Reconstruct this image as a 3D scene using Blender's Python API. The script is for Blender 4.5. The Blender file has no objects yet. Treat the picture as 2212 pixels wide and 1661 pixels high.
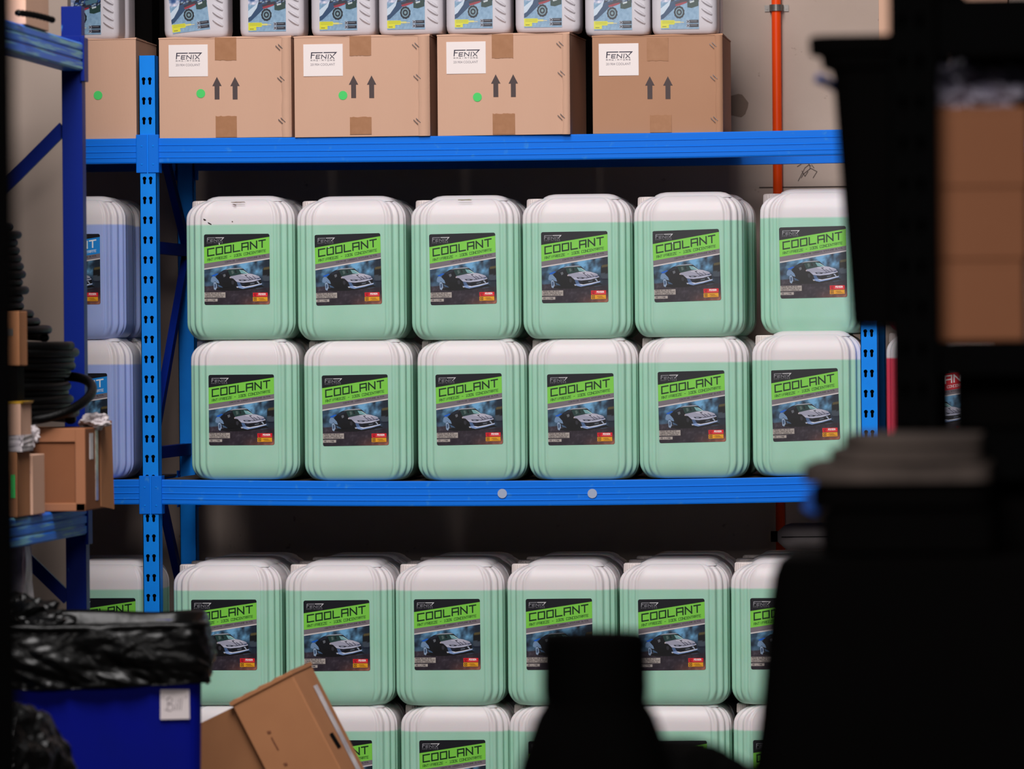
import bpy, bmesh, math, random
from mathutils import Vector, Matrix, noise
from mathutils.geometry import tessellate_polygon

# ------------------------------------------------------------------ camera
FPX, TANYAW, DIST, CAMH, PITCH, ROLL = 11304., .1056, 13., 1.35, .0064, .0085
sc = bpy.context.scene
COL = sc.collection
th = math.atan(TANYAW)
fw = Vector((-math.sin(th) * math.cos(PITCH), math.cos(th) * math.cos(PITCH), -math.sin(PITCH)))
rt = Vector((math.cos(th), math.sin(th), 0))
up = rt.cross(fw)
cr_, sr_ = math.cos(ROLL), math.sin(ROLL)
rt2 = rt * cr_ - up * sr_
up2 = up * cr_ + rt * sr_
CAM = Vector((DIST * TANYAW, -DIST, CAMH))
cd = bpy.data.cameras.new('camera')
cam = bpy.data.objects.new('camera', cd)
COL.objects.link(cam)
m = Matrix((rt2, up2, -fw)).transposed().to_4x4()
m.translation = CAM
cam.matrix_world = m
cd.sensor_width = 36
cd.lens = FPX * 36 / 2212
cd.clip_end = 100
cd.clip_start = .1
cd.dof.use_dof = True
cd.dof.focus_distance = 13.07
cd.dof.aperture_fstop = 5.6
sc.camera = cam


def at(px, py, Y=0.):
    """World point that sits on the plane y = Y at this place in the photograph (used for measuring the place)."""
    d = fw * FPX + rt2 * (px - 1106) - up2 * (py - 830.5)
    return CAM + d * ((Y - CAM.y) / d.y)


# ------------------------------------------------------------------ world, lights, exposure
w = bpy.data.worlds.new('world')
sc.world = w
w.use_nodes = True
w.node_tree.nodes['Background'].inputs[0].default_value = (.9, .93, 1, 1)
w.node_tree.nodes['Background'].inputs[1].default_value = .015


def area(name, loc, target, sx, sy, watts, col):
    l = bpy.data.lights.new(name, 'AREA')
    l.shape = 'RECTANGLE'
    l.size, l.size_y, l.energy, l.color = sx, sy, watts, col
    o = bpy.data.objects.new(name, l)
    COL.objects.link(o)
    o.location = loc
    o.rotation_euler = (Vector(target) - Vector(loc)).to_track_quat('-Z', 'Y').to_euler()
    return o


area('aisle_light', (-.05, -4.4, 3.7), (-.2, 0, 1.1), 1.6, 1.0, 120, (1, .965, .955))
area('skylight_light', (-.4, -4.6, 6.6), (-.1, 0, 1.2), 2.0, 1.8, 205, (1, .965, .955))
fill_l = area('carton_fill_light', (.9, -12.6, 3.6), (1.45, -6.5, 1.55), 1.2, 1.2, 19, (1, .95, .92))  # added fill behind the camera, brightens the near right cartons
fill_l.data.spread = math.radians(55)
vs = sc.view_settings
vs.view_transform = 'Standard'
vs.look = 'None'
vs.exposure = 0
vs.gamma = 1
vs.use_curve_mapping = False


# ------------------------------------------------------------------ materials
def srgb(c):
    return tuple(((v / 255) / 12.92 if v <= 10 else (((v / 255) + .055) / 1.055) ** 2.4) for v in c)


def mat(name, col, rough=.5, metal=0, spec=.5, noise_amt=0, noise_scale=20, bump=0, bump_scale=60, col2=None, stretch=None, detail=4):
    """col in 0-255 sRGB. Noise mixes col with col2; bump gives a fine relief."""
    mt = bpy.data.materials.new(name)
    mt.use_nodes = True
    nt = mt.node_tree
    b = nt.nodes['Principled BSDF']
    b.inputs['Roughness'].default_value = rough
    b.inputs['Metallic'].default_value = metal
    b.inputs['Specular IOR Level'].default_value = spec
    c1 = srgb(col)
    b.inputs['Base Color'].default_value = (*c1, 1)
    tc = nt.nodes.new('ShaderNodeTexCoord')
    src = tc.outputs['Object']
    if stretch:
        mp = nt.nodes.new('ShaderNodeMapping')
        mp.inputs['Scale'].default_value = stretch
        nt.links.new(src, mp.inputs[0])
        src = mp.outputs[0]
    if noise_amt:
        n = nt.nodes.new('ShaderNodeTexNoise')
        n.inputs['Scale'].default_value = noise_scale
        n.inputs['Detail'].default_value = detail
        nt.links.new(src, n.inputs['Vector'])
        r = nt.nodes.new('ShaderNodeValToRGB')
        c2 = srgb(col2) if col2 else tuple(v * .6 for v in c1)
        r.color_ramp.elements[0].position = .5 - .5 * min(1, 1.2 - noise_amt)
        r.color_ramp.elements[1].position = .5 + .5 * min(1, 1.2 - noise_amt)
        r.color_ramp.elements[0].color = (*c1, 1)
        r.color_ramp.elements[1].color = (*c2, 1)
        nt.links.new(n.outputs[0], r.inputs[0])
        nt.links.new(r.outputs[0], b.inputs['Base Color'])
    if bump:
        n = nt.nodes.new('ShaderNodeTexNoise')
        n.inputs['Scale'].default_value = bump_scale
        n.inputs['Detail'].default_value = 3
        nt.links.new(src, n.inputs['Vector'])
        bp = nt.nodes.new('ShaderNodeBump')
        bp.inputs['Strength'].default_value = bump
        bp.inputs['Distance'].default_value = .002
        nt.links.new(n.outputs[0], bp.inputs['Height'])
        nt.links.new(bp.outputs[0], b.inputs['Normal'])
    return mt


def worn(name, col, wear_col, lo, hi, scale=30, stretch=(1, 1, 1), rough=.4):
    """Paint with scattered scratches of another colour."""
    mt = mat(name, col, rough, spec=.15)
    nt = mt.node_tree
    b = nt.nodes['Principled BSDF']
    tc = nt.nodes.new('ShaderNodeTexCoord')
    mp = nt.nodes.new('ShaderNodeMapping')
    mp.inputs['Scale'].default_value = stretch
    n = nt.nodes.new('ShaderNodeTexNoise')
    n.inputs['Scale'].default_value = scale
    n.inputs['Detail'].default_value = 6
    r = nt.nodes.new('ShaderNodeValToRGB')
    r.color_ramp.elements[0].position = lo
    r.color_ramp.elements[1].position = hi
    r.color_ramp.elements[0].color = (*srgb(col), 1)
    r.color_ramp.elements[1].color = (*srgb(wear_col), 1)
    nt.links.new(tc.outputs['Object'], mp.inputs[0])
    nt.links.new(mp.outputs[0], n.inputs['Vector'])
    nt.links.new(n.outputs[0], r.inputs[0])
    nt.links.new(r.outputs[0], b.inputs['Base Color'])
    return mt


def fluid_plastic(name, liquid, fill, liquid_top=None):
    """Translucent can wall: milky above the fill line, tinted by the coolant below it."""
    mt = mat(name, (236, 231, 232), .38, spec=.35)
    nt = mt.node_tree
    b = nt.nodes['Principled BSDF']
    tc = nt.nodes.new('ShaderNodeTexCoord')
    sp = nt.nodes.new('ShaderNodeSeparateXYZ')
    nt.links.new(tc.outputs['Object'], sp.inputs[0])
    mr = nt.nodes.new('ShaderNodeMapRange')
    mr.inputs[1].default_value = fill - .0025
    mr.inputs[2].default_value = fill + .0025
    nt.links.new(sp.outputs[2], mr.inputs[0])
    n = nt.nodes.new('ShaderNodeTexNoise')
    n.inputs['Scale'].default_value = 9
    nt.links.new(tc.outputs['Object'], n.inputs['Vector'])
    mx0 = nt.nodes.new('ShaderNodeMix')
    mx0.data_type = 'RGBA'
    mx0.inputs[6].default_value = (*srgb(liquid), 1)
    mx0.inputs[7].default_value = (*srgb(liquid_top or liquid), 1)
    nt.links.new(n.outputs[0], mx0.inputs[0])
    mx = nt.nodes.new('ShaderNodeMix')
    mx.data_type = 'RGBA'
    nt.links.new(mr.outputs[0], mx.inputs[0])
    nt.links.new(mx0.outputs[2], mx.inputs[6])
    mx.inputs[7].default_value = (*srgb((232, 224, 226)), 1)
    nt.links.new(mx.outputs[2], b.inputs['Base Color'])
    b.inputs['Subsurface Weight'].default_value = .25
    b.inputs['Subsurface Scale'].default_value = .012
    nb = nt.nodes.new('ShaderNodeTexNoise')
    nb.inputs['Scale'].default_value = 350
    nt.links.new(tc.outputs['Object'], nb.inputs['Vector'])
    bp = nt.nodes.new('ShaderNodeBump')
    bp.inputs['Strength'].default_value = .12
    bp.inputs['Distance'].default_value = .001
    nt.links.new(nb.outputs[0], bp.inputs['Height'])
    nt.links.new(bp.outputs[0], b.inputs['Normal'])
    return mt


def ink_mat(name, rough=.35):
    mt = mat(name, (255, 255, 255), rough)
    nt = mt.node_tree
    a = nt.nodes.new('ShaderNodeAttribute')
    a.attribute_name = 'ink'
    nt.links.new(a.outputs['Color'], nt.nodes['Principled BSDF'].inputs['Base Color'])
    return mt


M_BLUE = worn('blue_powder_coat', (6, 118, 236), (60, 145, 225), .62, .8, 40, (1, 1, 1), .5)
M_BLUE_POST = mat('blue_post_paint', (12, 146, 255), .5, spec=.15, noise_amt=.4, noise_scale=30, col2=(10, 134, 246))
M_SLOT_SHADE = mat('slot_shade', (12, 14, 24), .8, spec=.1)  # dark tone standing in for the shade inside the posts
M_BLUE_SHADE = worn('shaded_blue_paint', (3, 30, 118), (70, 130, 190), .74, .8, 60, (1, 1, .3), .45)  # blue paint with shade put into its colour, plus scratches
M_BLUE_OLD = worn('scuffed_blue_paint', (34, 112, 220), (130, 195, 205), .5, .66, 12, (8, .35, 8), .45)
M_CARD = mat('cardboard', (220, 178, 154), .85, spec=.1, noise_amt=.5, noise_scale=5, col2=(212, 169, 145), bump=.15, bump_scale=200, stretch=(1, 1, .3))
M_CARD_SHADE = mat('shaded_cardboard', (190, 144, 116), .85, spec=.1, noise_amt=.5, noise_scale=5, col2=(182, 136, 108))  # cardboard colour darkened to hold the shade on the right-end carton
M_CARD_D = mat('brown_cardboard', (176, 122, 84), .85, spec=.15, noise_amt=.5, noise_scale=7, col2=(160, 108, 74))
M_CARD_R = mat('deep_brown_cardboard', (165, 112, 82), .9, spec=.1, noise_amt=.5, noise_scale=4, col2=(150, 98, 70))
M_TAPE = mat('brown_packing_tape', (180, 130, 96), .35, spec=.2, noise_amt=.6, noise_scale=60, col2=(166, 116, 82))
M_CLEARTAPE = mat('clear_tape', (190, 175, 165), .25, noise_amt=.8, noise_scale=60, col2=(150, 120, 100))
M_CAP = mat('white_cap_plastic', (235, 222, 218), .4)
M_GREYCAN = mat('pale_grey_plastic', (206, 201, 208), .42, bump=.08, bump_scale=400)
M_PRINT = ink_mat('printed_ink', .3)
M_PAPER = ink_mat('printed_paper', .75)
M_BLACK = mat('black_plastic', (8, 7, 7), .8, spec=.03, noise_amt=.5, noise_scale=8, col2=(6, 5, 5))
M_BLACK_STEEL = mat('black_steel', (7, 7, 8), .8, spec=.03, noise_amt=.4, noise_scale=12, col2=(5, 5, 5))
M_DUSTY = mat('dusty_black_rubber', (104, 92, 86), .8, spec=.1, noise_amt=.8, noise_scale=9, col2=(52, 46, 44))
M_HOSE = mat('black_hose_rubber', (4, 4, 4), .42, spec=.14, bump=.5, bump_scale=300)
M_BAG = mat('black_bin_liner', (5, 5, 5), .36, spec=.2, bump=.9, bump_scale=26)
M_BIN = mat('royal_blue_plastic', (4, 14, 136), .6, spec=.08, noise_amt=.7, noise_scale=6, col2=(6, 18, 118))
M_ORANGE = mat('orange_pipe_paint', (255, 82, 14), .4, spec=.2, noise_amt=.4, noise_scale=12, col2=(250, 72, 12))
M_STEEL = mat('galvanised_steel', (140, 134, 130), .45, .6, noise_amt=.6, noise_scale=40)
M_WIRE = mat('staple_steel', (110, 98, 96), .4, .5)
M_GREEN = mat('green_sticker', (70, 214, 104), .6)
M_YELLOW = mat('yellow_plastic', (214, 164, 40), .5)
M_FOAM = mat('white_wrap', (232, 222, 222), .5, noise_amt=.8, noise_scale=25, col2=(160, 150, 155), bump=.6, bump_scale=30)
M_DECK = mat('dark_shelf_board', (70, 58, 50), .8)
M_STICK = mat('grey_round_sticker', (170, 180, 205), .6)
M_PATCH = mat('bare_render_patch', (140, 118, 104), .9)
M_MARK = mat('pencil_mark', (75, 62, 58), .9)


def wall_mat(name, a, b_):
    mt = mat(name, a, .92, spec=.1, noise_amt=.7, noise_scale=2.2, col2=b_, bump=.35, bump_scale=45, detail=8)
    nt = mt.node_tree
    bs = nt.nodes['Principled BSDF']
    lk = bs.inputs['Base Color'].links[0]
    srcs = lk.from_socket
    tc = nt.nodes.new('ShaderNodeTexCoord')
    n = nt.nodes.new('ShaderNodeTexNoise')
    n.inputs['Scale'].default_value = 38
    n.inputs['Detail'].default_value = 5
    nt.links.new(tc.outputs['Object'], n.inputs['Vector'])
    r = nt.nodes.new('ShaderNodeValToRGB')
    r.color_ramp.elements[0].position = .2
    r.color_ramp.elements[0].color = (.45, .4, .37, 1)
    r.color_ramp.elements[1].position = .3
    r.color_ramp.elements[1].color = (1, 1, 1, 1)
    nt.links.new(n.outputs[0], r.inputs[0])
    mx = nt.nodes.new('ShaderNodeMix')
    mx.data_type = 'RGBA'
    mx.blend_type = 'MULTIPLY'
    mx.inputs[0].default_value = 1
    nt.links.new(srcs, mx.inputs[6])
    nt.links.new(r.outputs[0], mx.inputs[7])
    nt.links.new(mx.outputs[2], bs.inputs['Base Color'])
    return mt


M_WALL = wall_mat('rendered_concrete', (206, 186, 174), (186, 165, 152))
M_WALL_L = mat('painted_panel', (158, 142, 132), .9, spec=.1, noise_amt=.4, noise_scale=3, col2=(148, 132, 122))
M_FLOOR = mat('concrete_floor', (84, 78, 74), .7, noise_amt=.8, noise_scale=3, col2=(66, 60, 57), bump=.2, bump_scale=30)


# ------------------------------------------------------------------ mesh helpers
def link(name, me, parent=None):
    o = bpy.data.objects.new(name, me)
    COL.objects.link(o)
    if parent:
        o.parent = parent
    return o


def tag(o, label=None, cat=None, group=None, kind=None):
    for k, v in (('label', label), ('category', cat), ('group', group), ('kind', kind)):
        if v:
            o[k] = v
    return o


def empty(name, loc, rz=0, label=None, cat=None, group=None):
    o = bpy.data.objects.new(name, None)
    COL.objects.link(o)
    o.empty_display_size = .05
    o.location = loc
    o.rotation_euler = (0, 0, rz)
    return tag(o, label, cat, group)


def copy_tree(o, parent=None):
    c = o.copy()
    COL.objects.link(c)
    c.parent = parent
    for ch in list(o.children):
        copy_tree(ch, c)
    return c


class MB:
    def __init__(s):
        s.v = []
        s.f = []

    def add(s, vs_, fs):
        k = len(s.v)
        s.v += [tuple(v) for v in vs_]
        s.f += [tuple(i + k for i in f) for f in fs]
        return s

    def box(s, a, b, rot=None, piv=None):
        x0, y0, z0 = a
        x1, y1, z1 = b
        vs_ = [Vector(p) for p in ((x0, y0, z0), (x1, y0, z0), (x1, y1, z0), (x0, y1, z0), (x0, y0, z1), (x1, y0, z1), (x1, y1, z1), (x0, y1, z1))]
        if rot:
            piv = Vector(piv or (0, 0, 0))
            vs_ = [rot @ (v - piv) + piv for v in vs_]
        return s.add(vs_, [(0, 3, 2, 1), (4, 5, 6, 7), (0, 1, 5, 4), (1, 2, 6, 5), (2, 3, 7, 6), (3, 0, 4, 7)])

    def bar(s, p, q, w_, h_):
        p, q = Vector(p), Vector(q)
        d = (q - p).normalized()
        a = d.cross(Vector((0, 0, 1)))
        if a.length < 1e-3:
            a = Vector((1, 0, 0))
        a.normalize()
        b = d.cross(a).normalized()
        vs_ = []
        for c in (p, q):
            for i, j in ((-1, -1), (1, -1), (1, 1), (-1, 1)):
                vs_.append(c + a * (i * w_ / 2) + b * (j * h_ / 2))
        return s.add(vs_, [(0, 1, 2, 3), (7, 6, 5, 4), (0, 4, 5, 1), (1, 5, 6, 2), (2, 6, 7, 3), (3, 7, 4, 0)])

    def loft(s, rings, cap0=True, cap1=True, closed=True):
        n = len(rings[0])
        vs_ = [p for r in rings for p in r]
        fs = []
        for i in range(len(rings) - 1):
            for j in range(n if closed else n - 1):
                k = (j + 1) % n
                fs.append((i * n + j, i * n + k, (i + 1) * n + k, (i + 1) * n + j))
        if cap0:
            fs.append(tuple(range(n))[::-1])
        if cap1:
            fs.append(tuple((len(rings) - 1) * n + j for j in range(n)))
        return s.add(vs_, fs)

    def cyl(s, c, r, h, n=24, axis='z', r2=None):
        c = Vector(c)
        r2 = r if r2 is None else r2
        rings = []
        for rr, t in ((r, 0), (r2, h)):
            ring = []
            for i in range(n):
                a = 2 * math.pi * i / n
                u, v_ = rr * math.cos(a), rr * math.sin(a)
                ring.append(c + (Vector((u, v_, t)) if axis == 'z' else Vector((u, t, v_)) if axis == 'y' else Vector((t, u, v_))))
            rings.append(ring)
        return s.loft(rings)

    def tube(s, pts, r, n=10, cap=True, rfun=None):
        pts = [Vector(p) for p in pts]
        rings = []
        ref = Vector((0, 0, 1))
        for i, p in enumerate(pts):
            d = (pts[min(i + 1, len(pts) - 1)] - pts[max(i - 1, 0)]).normalized()
            a = d.cross(ref)
            if a.length < 1e-4:
                a = d.cross(Vector((1, 0, 0)))
            a.normalize()
            b = a.cross(d)
            rr = rfun(i) if rfun else r
            rings.append([p + a * (rr * math.cos(2 * math.pi * k / n)) + b * (rr * math.sin(2 * math.pi * k / n)) for k in range(n)])
        return s.loft(rings, cap, cap)

    def build(s, name, material, parent=None, smooth=False, bevel=0, seg=2, weld=False):
        me = bpy.data.meshes.new(name)
        me.from_pydata(s.v, [], s.f)
        bm = bmesh.new()
        bm.from_mesh(me)
        if weld:
            bmesh.ops.remove_doubles(bm, verts=bm.verts, dist=1e-5)
        bmesh.ops.recalc_face_normals(bm, faces=bm.faces)
        bm.to_mesh(me)
        bm.free()
        me.materials.append(material)
        if smooth:
            me.polygons.foreach_set('use_smooth', [True] * len(me.polygons))
        o = link(name, me, parent)
        if bevel:
            bv = o.modifiers.new('bevel', 'BEVEL')
            bv.width = bevel
            bv.segments = seg
            bv.limit_method = 'ANGLE'
        return o


def smooth_angle(o, deg=35):
    me = o.data
    me.polygons.foreach_set('use_smooth', [True] * len(me.polygons))
    try:
        me.set_sharp_from_angle(angle=math.radians(deg))
    except Exception:
        pass
    return o


def rrect(a, b, r, z=0, n=8, cx=0, cy=0):
    r = min(r, a - 1e-4, b - 1e-4)
    out = []
    for (sx, sy, a0) in ((1, 1, 0), (-1, 1, 90), (-1, -1, 180), (1, -1, 270)):
        for i in range(n + 1):
            t = math.radians(a0 + 90 * i / n)
            out.append(Vector((cx + sx * (a - r) + r * math.cos(t), cy + sy * (b - r) + r * math.sin(t), z)))
    return out


# ------------------------------------------------------------------ flat printed artwork: coloured polygons in thin layers
class Art:
    """2-D polygons (x right, y up, metres) laid on the plane y=0 and facing -Y; each layer 0.12 mm above the last."""
    def __init__(s):
        s.v, s.f, s.c = [], [], []

    def poly(s, pts, col, layer=1):
        k = len(s.v)
        y = -.00012 * layer
        s.v += [(p[0], y, p[1]) for p in pts]
        for t in tessellate_polygon([[Vector((p[0], p[1], 0)) for p in pts]]):
            a, b, c = (Vector(pts[i]) for i in t)
            if (b - a).cross(c - a) < 0:
                t = (t[0], t[2], t[1])
            s.f.append(tuple(i + k for i in t))
            s.c.append([(*srgb(col), 1)] * 3)

    def stroke(s, pts, wd, col, layer):
        pts = [Vector(p) for p in pts]
        for p, q in zip(pts, pts[1:]):
            s.n = (getattr(s, 'n', 0) + 1) % 6
            d = (q - p)
            if d.length < 1e-9:
                continue
            d.normalize()
            n_ = Vector((-d.y, d.x)) * wd / 2
            e = d * wd / 2
            s.poly([p - e - n_, q + e - n_, q + e + n_, p - e + n_], col, layer + .17 * s.n)

    def grid(s, fpos, fcol, nu, nv, layer):
        k = len(s.v)
        y = -.00012 * layer
        cols = []
        for j in range(nv + 1):
            for i in range(nu + 1):
                p = fpos(i / nu, j / nv)
                s.v.append((p[0], y, p[1]))
                cols.append((*srgb(fcol(i / nu, j / nv)), 1))
        for j in range(nv):
            for i in range(nu):
                q = [j * (nu + 1) + i, j * (nu + 1) + i + 1, (j + 1) * (nu + 1) + i + 1, (j + 1) * (nu + 1) + i]
                a, b, c = (Vector((s.v[k + n][0], s.v[k + n][2])) for n in q[:3])
                if (b - a).cross(c - a) < 0:
                    q = q[::-1]
                s.f.append(tuple(k + n for n in q))
                s.c.append([cols[n] for n in q])

    def mesh(s, name, material):
        me = bpy.data.meshes.new(name)
        me.from_pydata(s.v, [], s.f)
        ca = me.color_attributes.new('ink', 'FLOAT_COLOR', 'CORNER')
        i = 0
        for cs in s.c:
            for c in cs:
                ca.data[i].color = c
                i += 1
        me.materials.append(material)
        return me


G = {  # squared stroke letters on a 4 x 6 grid
    'A': [[(0, 0), (0, 6), (4, 6), (4, 0)], [(0, 2.7), (4, 2.7)]], 'B': [[(0, 0), (0, 6), (3.4, 6), (3.4, 3), (0, 3)], [(3.4, 3), (4, 2.6), (4, 0), (0, 0)]],
    'C': [[(4, 6), (0, 6), (0, 0), (4, 0)]], 'D': [[(0, 0), (0, 6), (4, 6), (4, 0), (0, 0)]], 'E': [[(4, 6), (0, 6), (0, 0), (4, 0)], [(0, 3), (3.6, 3)]],
    'F': [[(4, 6), (0, 6), (0, 0)], [(0, 3), (3.4, 3)]], 'G': [[(4, 6), (0, 6), (0, 0), (4, 0), (4, 3), (2, 3)]], 'H': [[(0, 0), (0, 6)], [(4, 0), (4, 6)], [(0, 3), (4, 3)]],
    'I': [[(2, 0), (2, 6)]], 'L': [[(0, 6), (0, 0), (4, 0)]], 'M': [[(0, 0), (0, 6), (2, 3), (4, 6), (4, 0)]], 'N': [[(0, 0), (0, 6), (4, 0), (4, 6)]],
    'O': [[(0, 0), (0, 6), (4, 6), (4, 0), (0, 0)]], 'P': [[(0, 0), (0, 6), (4, 6), (4, 2.8), (0, 2.8)]], 'R': [[(0, 0), (0, 6), (4, 6), (4, 2.8), (0, 2.8)], [(2, 2.8), (4, 0)]],
    'S': [[(4, 6), (0, 6), (0, 3), (4, 3), (4, 0), (0, 0)]], 'T': [[(0, 6), (4, 6)], [(2, 6), (2, 0)]], 'U': [[(0, 6), (0, 0), (4, 0), (4, 6)]],
    'V': [[(0, 6), (2, 0), (4, 6)]], 'W': [[(0, 6), (1, 0), (2, 4), (3, 0), (4, 6)]], 'X': [[(0, 0), (4, 6)], [(0, 6), (4, 0)]], 'Y': [[(0, 6), (2, 3), (4, 6)], [(2, 3), (2, 0)]],
    'Z': [[(0, 6), (4, 6), (0, 0), (4, 0)]], '0': [[(0, 0), (0, 6), (4, 6), (4, 0), (0, 0)]], '1': [[(.8, 6), (2, 6), (2, 0)], [(.8, 0), (3.2, 0)]], '2': [[(0, 6), (4, 6), (4, 3), (0, 3), (0, 0), (4, 0)]],
    '4': [[(3, 0), (3, 6), (0, 2), (4, 2)]], '5': [[(4, 6), (0, 6), (0, 3.2), (4, 3.2), (4, 0), (0, 0)]], '9': [[(0, 0), (4, 0), (4, 6), (0, 6), (0, 3), (4, 3)]],
    '%': [[(0, 0), (4, 6)], [(0, 6), (1.2, 6), (1.2, 4.6), (0, 4.6), (0, 6)], [(2.8, 1.4), (4, 1.4), (4, 0), (2.8, 0), (2.8, 1.4)]], '-': [[(.6, 3), (3.4, 3)]], '/': [[(.5, 0), (3.5, 6)]], '.': [[(0, 0), (.3, 0)]],
}


def write(art, text, x0, x1, ybase, h, wd, col, layer, slope=0, gap=.38, tf=None):
    """Text between x0 and x1 with its baseline at ybase, sheared upward by slope; tf maps to metres."""
    n = len(text)
    cell = (x1 - x0) / (n - gap / (1 + gap))
    cw = cell / (1 + gap)
    for i, ch in enumerate(text):
        if ch == ' ':
            continue
        for pl in G[ch]:
            pts = []
            for gx, gy in pl:
                x = x0 + i * cell + gx / 4 * cw
                y = ybase + (x - x0) * slope + gy / 6 * h
                pts.append(tf(x, y) if tf else (x, y))
            art.stroke(pts, wd, col, layer)


def logo(art, ox, oy, s_, col, layer, col2=None, heavy=1.):
    """The maker's slanted emblem with its word below; drawn in units of the photographed box label (y down)."""
    col2 = col2 or col
    def T(x, y):
        return (ox + (x - 280) * s_, oy - (y - 305) * s_)
    P = lambda pts, c=col: art.poly([T(*p) for p in pts], c, layer)
    P([(290, 308), (468, 308), (462, 322), (306, 322), (297, 405), (283, 405)])
    P([(303, 346), (345, 346), (343, 358), (302, 358)])
    for seg in ([(425, 352), (370, 352), (364, 402), (416, 402)], [(370, 377), (414, 377)], [(445, 405), (452, 350), (512, 402), (519, 346)], [(552, 346), (545, 405)], [(578, 346), (636, 405)], [(578, 405), (606, 376)]):
        art.stroke([T(*p) for p in seg], 11 * s_ * heavy, col, layer)
    P([(480, 308), (685, 308), (627, 367), (612, 367), (652, 322), (476, 322)], col2)
    write(art, 'RADIATORS', 0, 1, 0, 1, 3.4 * s_ * heavy, col, layer, 0, .9, lambda x, y: T(283 + x * 362, 440 - y * 17))


# ------------------------------------------------------------------ the coolant label
LW, LH = .1665, .1775
LU = LW / 1340


def LT(x, y):
    return ((x - 210) * LU - LW / 2, LH / 2 - (y - 105) * LH / 1440)


def photo_colour(x, y):
    n1 = noise.fractal(Vector((x / 190, y / 190, 3.1)), 1, 2, 4)
    n2 = noise.fractal(Vector((x / 60, y / 60, 8.7)), 1, 2, 3)
    t = 1180 - 30 * math.sin(x / 300)
    if y > t:
        k = max(0, (y - 1330) / 220) * max(0, (x - 850) / 600)
        b = 36 + 34 * max(0, n2) + 10 * n1
        c = [b + 8 + 105 * k, b + 48 * k, b + 10 + 20 * k]
    else:
        s_ = .62 + .75 * n1 + .18 * n2
        cx_ = max(0, 1 - abs(x - 900) / 640)
        s_ *= .55 + .75 * cx_
        if x > 1380:
            s_ *= max(.1, 1 - (x - 1380) / 90)
        if x < 330 and y < 900:
            s_ *= .65
        s_ = max(0.05, min(1.15, s_))
        s_ = min(1.2, s_ * 1.35)
        c = [20 + 80 * s_, 30 + 122 * s_, 44 + 146 * s_]
        if y > 1080:
            f = (y - 1080) / (t - 1080)
            c = [c[i] * (1 - .45 * f) + (46, 44, 56)[i] * .45 * f for i in range(3)]
        if x > 1400 and 830 < y < 960:
            c = [18, 20, 24]
        if x > 1400 and 960 < y < 1060:
            c = [62, 72, 84]
        if x > 1420 and 790 < y < 830:
            c = [90, 80, 50]
    return tuple(max(4, min(255, v)) for v in c)


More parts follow.
